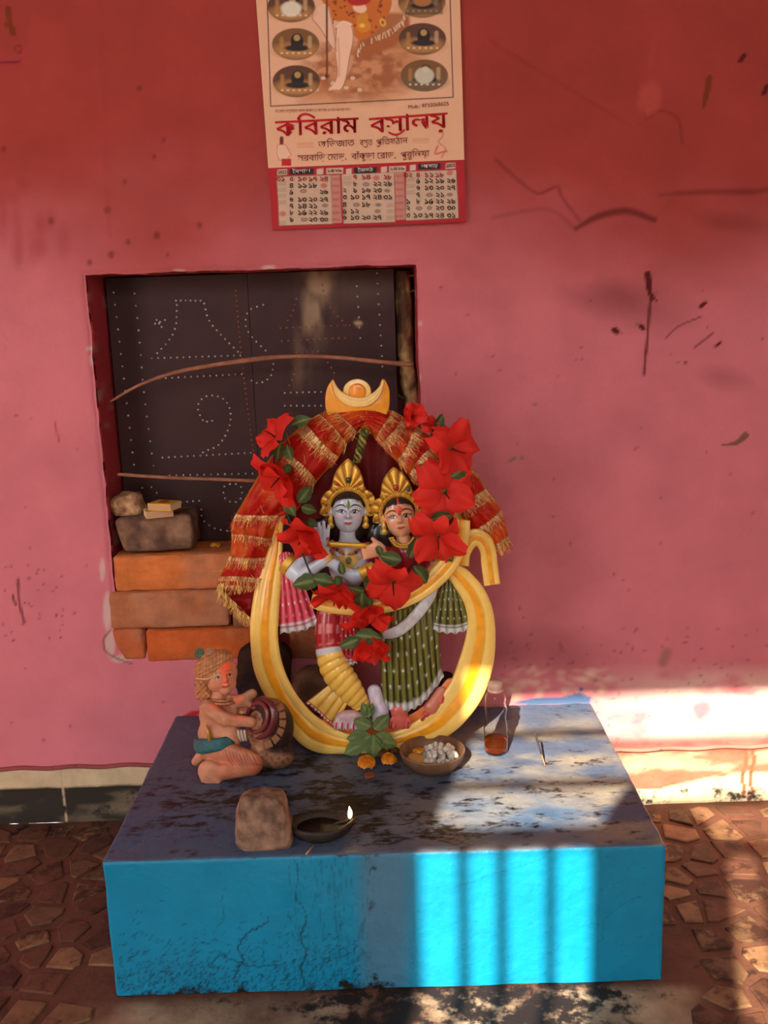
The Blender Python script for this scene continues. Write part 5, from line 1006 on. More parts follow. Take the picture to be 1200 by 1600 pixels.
# ================================================================== CHILD FIGURINE WITH POT
YB = -.245
baby = thing('child_figurine', 'clay figurine of a kneeling child in a cap reaching into a round pot', 'figurine', (float(PY(370, 1210, YB)[0]), YB, H))
def bm_(name, prims, h, k, m='clay', painter=None, disp=None, parent=baby):
    V, F, C = blob(prims, h, k, disp=disp); C = lin(C)
    if painter: C = painter(V, C)
    Wd = pxmap(V, YB); Wd[:, 2] = np.maximum(Wd[:, 2], H+.0002); return part(name, Wd, F, M[m], parent, col=C)
SKN, SK2 = (206, 138, 104), (196, 120, 88)
def pskin(V, C):
    n = fbm(V/9, 4)[:, None]; C = C*(.75+.5*n); cv = Canvas(290, 1010, 420, 1235, 2, (0, 0, 0)); ms = Canvas(290, 1010, 420, 1235, 2, 0.)
    for x, y, rx, ry, op in ((338, 1104, 18, 7, .55), (375, 1122, 16, 6, .5), (372, 1092, 10, 8, .5), (365, 1190, 22, 8, .3), (398, 1200, 8, 10, .3)): cv.ell(x, y, rx, ry, lin((232, 84, 44)), 0, 8); ms.ell(x, y, rx, ry, 1., 0, 9, op)
    for i in range(9):
        x = 352+i*5.5; cv.curve([(x, 1172+i*1.5), (x+4, 1184+i), (x+12, 1196)], 2, lin((110, 58, 44))); ms.curve([(x, 1172+i*1.5), (x+4, 1184+i), (x+12, 1196)], 2, 1., 1.5, .6)
    m_ = ms.get(V[:, 0], V[:, 1])*(V[:, 2] > 0)[:, None]; c_ = cv.get(V[:, 0], V[:, 1]); ok = (c_.sum(1, keepdims=True) > 0); m_ = m_*ok; return C*(1-m_)+c_*m_
def dskin(p): return .9*np.sin((p[:, 0]-.6*p[:, 1])*.95)*np.exp(-((p[:, 0]-378)/26)**2-((p[:, 1]-1186)/13)**2)
bb = bm_('body', [('e', (338, 1118, 0), (27, 27, 21), SKN), ('e', (356, 1124, 2), (22, 24, 18), SKN), ('e', (358, 1152, 4), (22, 18, 18), SKN), ('e', (336, 1146, 0), (27, 26, 20), SKN), ('c', (342, 1084, 2), (340, 1098, 2), 12, 14, SKN), ('c', (324, 1106, 14), (352, 1124, 30), 13, 11, SKN), ('c', (352, 1124, 30), (392, 1128, 30), 11, 8, SKN), ('c', (392, 1128, 30), (399, 1128, 27), 7, 5, SKN), ('c', (360, 1096, -2), (376, 1096, 6), 12, 10, SKN), ('c', (376, 1096, 8), (394, 1084, 14), 9, 8, (168, 118, 86)), ('c', (388, 1100, 12), (396, 1104, 16), 6, 5, (150, 104, 76)),
             ('c', (334, 1172, 8), (392, 1192, 22), 21, 19, SK2), ('c', (392, 1196, 24), (346, 1206, 24), 15, 14, SK2), ('e', (326, 1205, 24), (17, 18, 12), SKN), ('c', (318, 1176, -6), (306, 1190, -6), 9, 7, SKN)]+[('c', (318+i*6, 1214+i*.8, 26), (317+i*6, 1220+i*.5, 28), 3.6, 3.2, SKN) for i in range(5)], 1.6, 5, painter=pskin, disp=dskin)
def pface(V, C):
    C = C*(.85+.3*fbm(V/8, 3)[:, None]); cv = Canvas(320, 1015, 372, 1095, 5, lin(SKN)); dk = lin((60, 30, 26))
    cv.ell(352, 1042, 10, 12, lin((240, 84, 40)), .3, 8, .9); cv.ell(352, 1060, 8, 12, lin((240, 92, 50)), 0, 9, .7); cv.ell(336, 1074, 7, 6, lin((230, 120, 84)), 0, 6, .5)
    for x, y, r_ in ((341, 1059, .3), (359, 1055, .2)):
        cv.ell(x, y, 4, 2.2, lin((226, 200, 180)), -r_, .8); cv.ell(x, y, 1.9, 2, dk, 0, .6); cv.curve([(x-5, y+1.5), (x-1, y-2.4), (x+4, y-1)], 1.2, dk, .6); cv.curve([(x-5, y-6), (x, y-8), (x+5, y-6.5)], 1.2, lin((150, 90, 60)), .8, .8)
    cv.curve([(348, 1072.5), (352, 1073.5), (357, 1071)], 2.6, lin((206, 70, 60)), .8); cv.curve([(347.5, 1072.5), (352, 1073), (357.5, 1070.5)], .8, dk, .6, .7)
    P = cv.get(V[:, 0], V[:, 1]); f = (V[:, 2] > 6)[:, None]; return np.where(f, P, C)
hd = bm_('head', [('e', (345, 1050, 6), (26, 26, 24), SKN), ('e', (348, 1062, 12), (21, 20, 20), SKN), ('e', (336, 1071, 17), (11, 10, 10), SKN), ('e', (360, 1069, 15), (9, 10, 9), SKN), ('e', (352, 1079, 19), (9, 7, 8), SKN), ('c', (352, 1056, 30), (353, 1064, 33), 2.2, 3.2, SKN), ('c', (349, 1072, 30), (356, 1071, 30), 2, 2, SKN), ('e', (322, 1070, 6), (5, 8, 5), SKN)], .9, 3, painter=pface)
def phat(V, C): n = fbm(V/5, 3)[:, None]; return lin((186, 122, 78))*(.6+.8*n)
bm_('cap', [('e', (333, 1042, 3), (31, 25, 28), -.5, (180, 120, 80)), ('e', (342, 1032, 3), (24, 16, 24), -.4, (180, 120, 80))], 1.2, 4, painter=phat, disp=lambda p: .7*np.sin((p[:, 1]+.5*p[:, 0])*1.0)+.6*np.sin(p[:, 0]*1.2))
bm_('curls', [('e', (316, 1068, 0), (12, 20, 16), (170, 116, 70)), ('e', (322, 1086, 0), (11, 10, 13), (170, 116, 70)), ('e', (312, 1082, -4), (8, 12, 10), (170, 116, 70))], 1.2, 3, painter=phat, disp=lambda p: 1.8*np.sin(p[:, 1]*.75)*np.sin(p[:, 0]*.8))
for (a_, b_, c_) in (((304, 1050, 10), (328, 1050, 27), (346, 1034, 26)), ((306, 1060, 10), (326, 1060, 25), (344, 1042, 28)), ((306, 1042, 10), (326, 1038, 26), (352, 1026, 20))):
    Q = cat([a_, b_, c_], 40); V, F = tube(pxmap(Q, YB), .0014*(1+.35*np.sin(np.arange(40)*1.6)), 6); part('bead_row', V, F, M['clay'], baby, col=const(V, (222, 176, 140)))
for x, y, d, r_, c_ in ((312, 1021, 10, 8.5, (92, 100, 76)), (328, 1021, 14, 8, (170, 116, 86)), (344, 1026, 18, 6.5, (130, 84, 70))):
    V, F, C = blob([('e', (x, y, d), (r_, r_, 4), c_)], .8, 1, disp=lambda p: .7*np.sin(np.hypot(p[:, 0]-x, p[:, 1]-y)*1.7)); part('cap_rosette', pxmap(V, YB), F, M['clay'], baby, col=lin(C)*(.7+.6*(np.sin(np.hypot(V[:, 0]-x, V[:, 1]-y)*1.7)*.5+.5))[:, None])
for rr, yy in ((17, 1090), (20, 1095)):
    a_ = np.linspace(-.2, math.pi+.2, 40); Q = np.c_[347+rr*np.cos(a_), yy+5*np.sin(a_), 4+rr*.95*np.sin(a_)]; V, F = tube(pxmap(Q, YB), .0023*(1+.3*np.sin(np.arange(40)*1.9)), 7); part('necklace', V, F, M['clay'], baby, col=const(V, (176, 116, 80)))
t = np.linspace(0, 1, 20); a_ = np.linspace(math.pi*1.05, 0, 60); Q = np.c_[338+32*np.cos(a_), 1158+6*np.sin(a_)+6*np.cos(a_)*-1, 2+26*np.sin(a_)]
V, F = tube(pxmap(Q, YB), .0042*np.interp(np.linspace(0, 1, 60), [0, .3, .75, 1], [1, 1.1, .8, .5]), 14, flat=2.7, up=(0, 0, 1)); n = fbm(V*[300, 300, 900], 3)[:, None]; part('teal_waistcloth', V, F, M['clay'], baby, col=lin((46, 96, 100))*(.5+1.0*n))
V, F = tube(pxmap(np.array([(322, 1132, 20), (325, 1142, 24), (328, 1156, 24)], float), YB), [.0008, .003, .0042], 8); part('gold_clasp', V, F, M['gold'], baby, col=const(V, (200, 144, 60)))
Q = np.array([(379, 1146, 34), (380, 1156, 36)], float)
for k in range(3): V, F = tube(pxmap(cat([(372+k*5, 1140, 36), (373+k*5, 1148, 38), (377+k*4, 1158, 34)], 12), YB), [.001, .0018]+[.0022]*8+[.0018, .001], 7); part('tassel', V, F, M['clay'], baby, col=const(V, (196, 176, 160)))
def ppot(V, C):
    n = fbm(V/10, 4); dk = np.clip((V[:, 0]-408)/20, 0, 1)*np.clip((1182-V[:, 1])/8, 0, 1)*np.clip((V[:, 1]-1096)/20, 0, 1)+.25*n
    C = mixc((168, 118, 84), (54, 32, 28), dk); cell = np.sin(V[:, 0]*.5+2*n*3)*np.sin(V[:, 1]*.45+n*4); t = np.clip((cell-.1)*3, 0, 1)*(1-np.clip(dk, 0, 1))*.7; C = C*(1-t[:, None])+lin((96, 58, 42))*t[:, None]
    r_ = np.hypot((V[:, 0]-405)/1., (V[:, 1]-1124)/1.15); an = np.arctan2(V[:, 1]-1124, V[:, 0]-405); sc = (abs(r_-37) < 5)*(abs(np.sin(an*9)) > .35); C[sc > 0] = lin((178, 124, 88))*.9
    return C
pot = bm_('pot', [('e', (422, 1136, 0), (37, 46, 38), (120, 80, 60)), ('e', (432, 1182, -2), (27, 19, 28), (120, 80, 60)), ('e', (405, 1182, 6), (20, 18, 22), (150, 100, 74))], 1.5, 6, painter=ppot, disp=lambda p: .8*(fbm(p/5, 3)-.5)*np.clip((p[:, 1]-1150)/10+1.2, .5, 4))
nrm = np.array([-.72, -.12, .68]); nrm /= np.linalg.norm(nrm); e1 = np.cross(nrm, [0, 1, 0]); e1 /= np.linalg.norm(e1); e2 = np.cross(nrm, e1)
a_ = np.linspace(0, 2*math.pi, 49)
for nm, cen, R, mr, col in (('pot_rim', (402, 1121, 29), 23, 3.4, (124, 46, 48)), ('pot_collar', (408, 1122, 22), 29, 6., (104, 38, 42))):
    Q = np.array(cen)+R*(np.cos(a_)[:, None]*e1+np.sin(a_)[:, None]*e2); V, F = tube(pxmap(Q, YB), mr*U_, 10, False, up=(.6, -.6, .1)); part(nm, V, F, M['enamel'], pot if False else baby, col=const(V, col))
Q = np.array((403, 1121, 27.))+np.linspace(0, 22, 5)[:, None, None]*(np.cos(a_)[None, :, None]*e1+np.sin(a_)[None, :, None]*e2); n_ = fbm(Q/4, 3)[..., None]; Q[..., :] += 2.5*(n_-.5)*nrm
part('pot_contents', pxmap(Q.reshape(-1, 3), YB), grid_faces(5, 49), M['clay'], baby, col=(lin((64, 38, 34))*(.5+n_)).reshape(-1, 3))
for k in range(4): V, F, C = blob([('e', (394+k*4, 1122+(k % 2)*5+k, 30), (3.4, 3, 3), (176, 110, 84))], 1., 1); part('finger', pxmap(V, YB), F, M['clay'], baby, col=lin(C))
V, F, C = ruffle(pxmap(np.array([379., 1112, 42]), YB), .006, 16, (230, 190, 110), (200, 150, 70), 9); tag(part('petal_scrap', V, F, M['marigold'], smooth=False, col=C), 'pale yellow petal scrap resting on the figurine\'s wrist', 'petal')

# ================================================================== OFFERINGS ON THE PLINTH
sc_ = PZ(412, 1322, H)
rock('upright_stone', 'upright grey brown stone at the front edge beside the oil lamp', (sc_[0], -.452, H+.036), 0, (.037, .030, .041), 3.7, (160, 126, 104), (98, 74, 62), .14, 1.3, .045, squash=4.5, base=H-.002, taper=.16)
def diya():
    c = PZ(500, 1312, H); c = np.array([c[0], c[1]+.008, H]); root = thing('oil_lamp', 'blackened clay oil lamp with a small burning flame', 'lamp', c)
    def sh(V):
        a_ = np.arctan2(V[..., 1], V[..., 0]); sp = np.exp(-(a_/.5)**2); rr = np.hypot(V[..., 0], V[..., 1]); V = V.copy(); V[..., 0] = V[..., 0]*(1.08)+sp*rr*.22; V[..., 1] *= .80*(1-.2*sp); V[..., 2] += sp*.004*np.clip(V[..., 2]/.02, 0, 1)
        n = fbm(V*70, 3)-.5; V[..., 2] += .002*n*(V[..., 2] > .004); return V
    V, F = lathe([(0, 0), (.024, 0), (.034, .008), (.0395, .018), (.040, .0235), (.037, .0245), (.0345, .020), (.028, .013), (.015, .0105), (0, .010)], 48, c, sh); part('dish', V, F, M['soot'], root)
    V, F = lathe([(0, .0165), (.031, .0165), (.0312, .0155)], 40, c, sh); part('oil', V, F, M['oil'], root)
    q = c+np.array([.036, 0, .021]); V, F = tube(np.array([q-[.024, 0, .006], q-[.01, 0, .0], q+[.004, 0, .003], q+[.008, 0, .008]]), [.002, .0024, .0024, .0016], 8); part('wick', V, F, M['soot'], root)
    p = q+np.array([.008, 0, .007]); t = np.linspace(0, 1, 14); V, F = tube(np.c_[p[0]+.001*np.sin(t*3), 0*t+p[1], p[2]+.019*t], .0042*np.sin(math.pi*np.clip(t*.92+.06, 0, 1))**.8*(1-.55*t)+.0002, 12); part('flame', V, F, M['flame'], root)
    for k in range(90):
        pass
    ld = bpy.data.lights.new('flame_light', 'POINT'); ld.energy = .05; ld.color = (1, .62, .25); ld.shadow_soft_size = .006; lo_ = bpy.data.objects.new('flame_light', ld); COL.objects.link(lo_); lo_.location = tuple(p+[0, 0, .012]-c); lo_.parent = root
diya()
def bowl():
    c = PZ(676, 1197, H); c = np.array([c[0], c[1]-.003, H]); root = thing('offering_bowl', 'shallow brown metal bowl holding white sugar sweets and a biscuit', 'bowl', c)
    V, F = lathe([(0, 0), (.030, 0), (.040, .004), (.050, .016), (.0545, .030), (.0548, .0325), (.053, .0325), (.0485, .018), (.039, .0075), (.0, .006)], 56, c); n = fbm(V*60, 3)[:, None]; part('bowl_body', V, F, M['bowl'], root, col=lin((138, 100, 74))*(.6+.7*n)); return c
bc = bowl()
SW = []
for s in range(3):
    def f(p, s=s): return np.linalg.norm(p*[1, 1, 1.25], axis=1)-1-.35*(fbm(p*1.7+s*7, 3)-.5)
    V, F = nets(f, (-1.4,)*3, (1.4,)*3, .28); SW.append(make_mesh('sugar_sweet', V, F, M['sugar'], True))
k = 0; rgs = np.random.default_rng(5); placed = []
for z, nn, R in ((.0135, 26, .036), (.021, 22, .034), (.0285, 9, .024)):
    tr = 0; cnt = 0
    while cnt < nn and tr < 900:
        tr += 1; a = rgs.uniform(0, 6.283); r_ = R*math.sqrt(rgs.random()); p = np.array([r_*math.cos(a)+.010, r_*math.sin(a)+.004, z+rgs.uniform(-.001, .001)])
        if p[0] < -.012 or np.hypot(p[0], p[1]) > .043-.006*(z < .02): continue
        if any(np.linalg.norm(p-q) < .0088 for q in placed): continue
        placed.append(p); cnt += 1
        o = bpy.data.objects.new('sugar_sweet', SW[cnt % 3]); COL.objects.link(o); o.location = tuple(bc+p); s = rgs.uniform(.0046, .0062); o.scale = (s, s, s); o.rotation_euler = tuple(rgs.uniform(0, 6, 3))
        tag(o, 'white lumpy sugar sweet heaped in the brown offering bowl', 'sweet', 'sugar sweets in the offering bowl')
def disc_thing(name, c, r, h, col, label, cat_, m='clay', tilt=(0, 0)):
    V, F = lathe([(0, 0), (r*.9, 0), (r, h*.4), (r*.95, h*.9), (r*.8, h), (0, h*1.05)], 28); V = V+.0007*(fbm(V*300, 3)-.5)[:, None]; R = np.array(Euler((tilt[0], tilt[1], 0)).to_matrix()); V = V@R.T+np.array(c); return tag(part(name, V, F, M[m], col=lin(col)*(.8+.4*fbm(V*120, 3)[:, None])), label, cat_)
disc_thing('biscuit', bc+[-.026, -.010, .0165], .0175, .005, (206, 160, 98), 'round tan biscuit at the left of the offering bowl', 'biscuit', tilt=(.12, .25))
V, F, C = ruffle(bc+[-.022, .010, .026], .011, 26, (236, 170, 30), (206, 120, 20), 21, .5); tag(part('marigold_head', V, F, M['marigold'], smooth=False, col=C), 'small yellow marigold lying in the offering bowl beside the sweets', 'flower')
def bottle():
    c = PZ(775, 1176, H); c = np.array([c[0], c[1]+.002, H]); root = thing('plastic_bottle', 'small clear plastic bottle with a little amber oil in the bottom', 'bottle', c)
    o = [(0, .0015), (.015, 0), (.0195, .004), (.0205, .012), (.0205, .030), (.0195, .036), (.0205, .042), (.0198, .048), (.0185, .056), (.0180, .064), (.0188, .072), (.0195, .080), (.0180, .090), (.0185, .096), (.0170, .104), (.0125, .111), (.0105, .115), (.0105, .121)]
    def sh(V):
        a_ = np.arctan2(V[..., 1], V[..., 0]); z = V[..., 2]; w_ = ((z > .03) & (z < .095)); k_ = 1+.025*np.sin(a_*3+z*260)*w_; V = V.copy(); V[..., 0] *= k_; V[..., 1] *= k_; return V
    inn = [(max(r-.0009, 0), z+(.001 if i < 2 else 0)) for i, (r, z) in enumerate(o)][::-1]
    V, F = lathe(cat(np.array(o), 70).clip(0).tolist()+cat(np.array(inn), 70).clip(0).tolist(), 40, c, sh); part('bottle_body', V, F, M['plastic'], root)
    V, F = lathe([(0, .003), (.014, .0025), (.0182, .006), (.0192, .013), (.0192, .026), (0, .026)], 40, c); part('oil', V, F, M['amber'], root)
    V, F = lathe([(.0118, .112), (.0135, .1125), (.0135, .115), (.0118, .1155), (.0122, .117), (.0128, .1185), (.0128, .127), (.0118, .1285), (0, .1285)], 36, c); part('bottle_cap', V, F, M['capm'], root)
bottle()
ib = PZ(852, 1197, H); it = PY(835, 1143, ib[1]+.006); t = np.linspace(0, 1, 12); Q = ib+(it-ib)*t[:, None]; V, F = tube(Q, np.where(t < .35, .0009, .0017), 7); C = np.where((np.arange(len(V))//7 < 4)[:, None], lin((190, 130, 80)), lin((52, 42, 38))); tag(part('incense_stick', V, F, M['wood'], col=C), 'short dark incense stick standing in front of the bottle\'s right', 'incense')
Q = np.array([PZ(478, 1338, H)+[0, .004, .001], PZ(490, 1324, H)+[0, 0, .0025]]); V, F = tube(Q, .0011, 6); tag(part('match_stick', V, F, M['wood'], col=const(V, (210, 160, 100))), 'pale burnt match stick lying at the front edge by the oil lamp', 'match')
p = PZ(577, 1213, H); disc_thing('clay_pellet', p, .009, .004, (150, 84, 52), 'flat brown clay pellet lying in front of the marigolds', 'pellet')
for i, (x, y, R, c1, c2, lb) in enumerate(((573, 1200, .0165, (240, 156, 20), (226, 120, 14), 'bright orange marigold head, the leftmost on the altar'), (608, 1194, .0145, (244, 164, 30), (222, 116, 14), 'bright orange marigold head touching the offering bowl side'), (592, 1182, .014, (150, 84, 24), (110, 60, 24), 'wilted brown marigold head under the leaf sprig'), (616, 1176, .012, (140, 80, 26), (96, 54, 24), 'wilted brown marigold head against the ring'))):
    p = PZ(x, y, H); V, F, C = ruffle((p[0], p[1], H+R*.62), R, 90, c1, c2, 40+i, .8); V[:, 2] = np.maximum(V[:, 2], H+.0005); tag(part('marigold_head', V, F, M['marigold'], smooth=False, col=C), lb, 'flower')
spr = thing('leaf_sprig', 'sprig of fresh green leaves leaning on the foot of the ring', 'leaves', pxmap(np.array([575., 1178, 40]), YS)); LF2 = [leaf_mesh('leaf', 20+s, (104, 126, 66), (62, 86, 42), wid=.33) for s in range(3)]
V, F = tube(pxmap(cat([(582, 1172, 36), (584, 1150, 40), (578, 1125, 38), (572, 1104, 34)], 20), YS), .0014, 7); part('stem', V, F, M['leaf'], spr, col=const(V, (96, 110, 60)))
for x, y, d, L, an, fc in ((580, 1148, 44, 44, 140, (-.2, -.4, 1)), (578, 1150, 42, 40, 175, (0, -.5, 1)), (584, 1148, 46, 42, 95, (0, -.2, 1)), (588, 1146, 44, 40, 45, (.3, -.4, 1)), (584, 1140, 42, 36, -40, (.2, -.4, 1)), (580, 1135, 42, 34, 200, (-.2, -.3, 1)), (576, 1122, 40, 28, -110, (0, -.2, 1)), (574, 1120, 40, 24, -60, (.3, -.2, 1)), (570, 1160, 46, 40, 150, (-.2, -.6, 1)), (590, 1155, 46, 34, 20, (.2, -.6, 1))): place_leaf(spr, x, y, d, L, an*D2, YS, fc, meshes=LF2)
# ================================================================== CALENDAR
YC = -.006
def calendar():
    root = thing('wall_calendar', 'paper wall calendar with a red base strip hanging above the opening', 'calendar', PY(577, 350, YC))
    def lr(y): return 402+(y-20)*.0727, 719+(y-10)*.0265          # left and right paper edges at frame height
    def sheet(name, y0, y1, cfn, nu, nv, off=0., thick=True, mt='paper', dx=(0, 0), curl=0.):
        v = np.linspace(y0, y1, nv); l, r = lr(v); u = np.linspace(0, 1, nu); X = (l+dx[0])[:, None]*(1-u)+(r+dx[1])[:, None]*u; Yp = v[:, None]+(0-(.045-.03*0)*(X-565)) if False else v[:, None]-.043*(X-575)
        Yw = YC-off-curl*np.clip((v[:, None]-300)/60, 0, 1)**2*(.3+.7*u)[None]+.0012*np.sin(u*5+1)[None]; V = PY(X, Yp, Yw+0*X); C = cfn(X, Yp); n = nu*nv; Vb = V.copy(); Vb[..., 1] += .0005
        F = np.vstack([grid_faces(nv, nu)[:, ::-1], grid_faces(nv, nu)+n]); part(name, np.vstack([V.reshape(-1, 3), Vb.reshape(-1, 3)]), F, M[mt], root, col=np.vstack([C.reshape(-1, 3)]*2))
    # --- picture page
    cv = Canvas(380, -140, 750, 290, 2.5, lin((232, 178, 142))); E_ = cv.ell; L = lambda c: lin(c)
    cv.poly([(470, 160), (500, 90), (540, 60), (640, 60), (668, 100), (640, 140), (600, 158)], L((196, 122, 66)), 26, .7)
    yy, xx = np.mgrid[0:cv.h, 0:cv.w]; n = fbm(np.stack([xx/40, yy/25, xx*0], -1), 3); reg = np.clip(1-np.hypot((xx/2.5+380-560)/105, (yy/2.5-140-105)/62), 0, 1); m_ = (np.clip((n-.36)*4, 0, 1)*np.clip(reg*2.4, 0, 1)*.8)[..., None]; cv.a[:] = cv.a*(1-m_)+L((156, 82, 44))*m_
    cv.poly([(560, 60), (600, 20), (640, 20), (640, 60), (600, 80), (556, 90)], L((170, 96, 46)), 6, .9)                      # rock seat with fur
    cv.poly([(554, 84), (566, 66), (600, 52), (628, 34), (636, 16), (640, 44), (618, 68), (580, 84), (562, 96)], L((172, 98, 48)), 4, .9)
    for q_ in np.linspace(0, 1, 46):
        x, y = cat([(556, 88), (566, 68), (598, 52), (626, 34), (634, 12)], 100)[int(q_*99)]; cv.line([(x, y), (x+RNG.uniform(-1, 4), y+RNG.uniform(4, 9))], 1.6, L((238, 210, 180)) if RNG.random() < .7 else L((150, 90, 50)), 1.2, .85)
    cv.poly([(500, -5), (585, -40), (612, 0), (596, 40), (566, 62), (548, 50), (540, 34), (520, 30)], L((206, 110, 40)), 2, 1, 60)   # spotted skin wrap
    for _ in range(70):
        x, y = RNG.uniform(508, 600), RNG.uniform(-30, 52); E_(x, y, 1.6, 2.2, L((120, 50, 20)), RNG.uniform(0, 3), 1, .8)
    sk1 = L((246, 200, 170))
    cv.poly([(494, 10), (512, 8), (520, 40), (526, 80), (516, 70), (498, 40), (488, 28)], L((238, 190, 160)), 2, 1, 50); cv.curve([(548, 90), (545, 105), (540, 118)], (8, 8, 5), L((212, 150, 118)), 2)
    cv.poly([(526, 42), (536, 34), (549, 38), (552, 60), (546, 90), (540, 124), (532, 140), (516, 142), (514, 137), (524, 128), (527, 110), (524, 80)], sk1, 2, 1, 80)    # shin and foot
    cv.curve([(528, 60), (530, 90), (530, 118)], 3, L((206, 144, 112)), 3, .6)
    ol = L((150, 92, 64))
    cv.curve([(512, 8), (520, 40), (525, 76)], 1.2, ol, 1, .8); cv.curve([(494, 10), (488, 28), (500, 44), (516, 70), (526, 80)], 1.3, ol, 1, .8); cv.curve([(526, 42), (524, 80), (527, 110), (523, 128), (514, 138)], 1.2, ol, 1, .8); cv.curve([(549, 38), (552, 60), (546, 90), (540, 124), (532, 140), (516, 143)], 1.2, ol, 1, .8); cv.curve([(526, 42), (536, 34), (549, 38)], 2.4, L((240, 214, 190)), 1.2)
    for i in range(4): E_(517+i*3.3, 141, 1.6, 1.4, L((206, 144, 112)))
    cv.line([(510, -140), (511, 118)], 3.2, L((112, 70, 40)), 1.); E_(510.5, 119, 3, 3, L((90, 50, 30)))
    cv.poly([(558, 24), (573, 20), (576, 34), (580, 42), (566, 50), (558, 40)], L((214, 140, 40)), 2, 1, 40); E_(568, 42, 11, 9, L((220, 136, 30)), 0, 2); E_(566, 40, 4, 3, L((246, 196, 100)), 0, 3)
    E_(562, 12, 11, 8, sk1, .3, 2); E_(598, 35, 5, 7, L((226, 170, 70)), -.4, 1.5); E_(598, 35, 2, 3, L((150, 90, 30)), -.4, 1); cv.poly([(530, -20), (570, -40), (580, 0), (550, 8)], L((186, 40, 30)), 3, 1, 30)
    for x, y in ((541, 137), (520, 130), (562, 140), (551, 122), (505, 122), (495, 140)): E_(x, y, 3.4, 2.6, L((240, 220, 200)), 0, 1.4, .8); E_(x, y, 1.2, 1, L((220, 140, 50)), 0, 1)
    for i, (x, y) in enumerate(((455, 10), (462, 69), (463, 127), (659, 3), (660, 61), (663, 118), (448, -52), (656, -58))):
        E_(x, y, 37, 25, L((126, 84, 46) if i % 2 else (96, 58, 40)), 0, 1.2); E_(x, y+10, 34, 12, L((196, 140, 84)) if i != 5 else L((110, 96, 76)), 0, 8, .8); E_(x+2, y-4, 10, 13, L((38, 28, 26)), 0, 2); E_(x+2, y+6, 20, 5, L((46, 34, 30)), 0, 2); E_(x+2, y-10, 5, 5, L((206, 160, 90)), 0, 2, .8); cv.line([(x-22, y-8), (x-22, y+6)], 6, L((186, 130, 70)), 3, .7); cv.line([(x+22, y-10), (x+22, y+4)], 6, L((206, 170, 120)), 3, .7)
        for k in range(6): E_(x-22+k*9, y+14, 2, 1.4, L((236, 200, 150)), 0, 1)
        E_(x, y, 37.6, 25.6, L((0, 0, 0)), 0, 1, 0.)
    E_(455, 14, 16, 12, L((236, 224, 200)), 0, 4, .9); E_(663, 118, 15, 13, L((224, 214, 190)), 0, 3, .8)
    cv.poly([(640, -2), (690, -4), (692, 22), (632, 24)], L((30, 30, 34)), 2, .6); E_(660, 2, 14, 8, L((176, 110, 60)), 0, 2)
    dkl = L((46, 30, 26)); fr = [(413, -140), (423, 166), (708, 152), (699, -140)]; cv.line(fr, 1.6, dkl, 1.)
    for x, y, s in ((446, 258, 0),): pass
    # printed figures either side of the address
    rd = L((196, 30, 30)); rl = L((206, 110, 90))
    cv.line([(440, 216), (440, 224)], 6, L((120, 40, 30)), 1); cv.poly([(434, 226), (446, 226), (455, 242), (450, 246), (452, 250), (436, 250), (432, 244), (430, 240)], L((236, 190, 160)), 1, 1); cv.line([(434, 226), (446, 226), (455, 242), (450, 246), (452, 250), (436, 250), (432, 240), (434, 226)], 1, rl, .8); cv.poly([(440, 248), (455, 248), (455, 259), (440, 259)], rd, 1)
    cv.curve([(686, 206), (692, 206), (691, 214), (685, 222), (696, 232), (690, 246)], 2, rl, 1, .8); cv.curve([(684, 228), (680, 240), (690, 238), (698, 236)], 3, L((200, 60, 50)), 1, .7)
    for k in range(4): cv.line([(464, 224+k*2.2), (490, 223+k*2.2)], .7, rl, .7, .8); cv.line([(645, 217+k*2.2), (670, 216+k*2.2)], .7, rl, .7, .8)
    sheet('picture_page', -110, 256, lambda X, Y: cv.get(X, Y), 330, 380)
    c2 = Canvas(400, 230, 760, 380, 2.5, L((176, 22, 34))); pg = L((206, 172, 146))
    for q in (((432, 276), (517, 273), (520, 350), (436, 353)), ((533, 272), (616, 269), (618, 347), (537, 350)), ((634, 268), (713, 265), (717, 341), (634, 345))):
        c2.poly(q, pg, 1); c2.line(list(q)+[q[0]], 1, L((120, 60, 50)), .8)
    for x0, y0, x1, y1 in ((517, 274, 531, 349), (616, 269, 631, 344)): c2.poly([(x0, y0), (x1, y0-1), (x1+3, y1-1), (x0+3, y1)], L((196, 130, 116)), 1); [c2.line([(x0+3, y0+6+k*10.5), (x1-2, y0+6+k*10.5)], 4, L((176, 90, 80)), 2, .6) for k in range(7)]
    for x, y, w_ in ((471, 268, 38), (571, 266, 36), (671, 260, 36)): c2.poly([(x-w_/2, y-4), (x+w_/2, y-5), (x+w_/2, y+4), (x-w_/2, y+5)], L((34, 30, 32)), 1)
    for x, y, w_ in ((523, 267, 26), (621, 264, 26), (441, 269, 15), (704, 259, 15), (500, 268, 10), (545, 268, 9), (600, 265, 9), (645, 262, 9)): c2.poly([(x-w_/2, y-4), (x+w_/2, y-5), (x+w_/2, y+4), (x-w_/2, y+5)], L((212, 180, 156)), 1)
    for x, y, rx in ((474, 298.5, 5), (475.5, 343, 5.5), (572, 288, 5), (557, 320, 5), (671, 304.5, 5), (655, 325.5, 5), (671, 325, 4)): c2.ell(x, y, rx, 3, L((90, 60, 56)), 0, 1, .85); c2.ell(x, y, rx-1.5, 1.8, L((190, 150, 130)), 0, 1, .8)
    for x, y in ((506, 290), (588, 278), (703, 270), (442, 334)): c2.ell(x, y, 5, 4, L((196, 90, 80)), 0, 1.5, .8)
    for x, y in ((605, 298), (508, 321), (591, 320), (590, 330), (703, 304)): c2.ell(x, y, 5, 3, L((110, 84, 78)), 0, 1.5, .7)
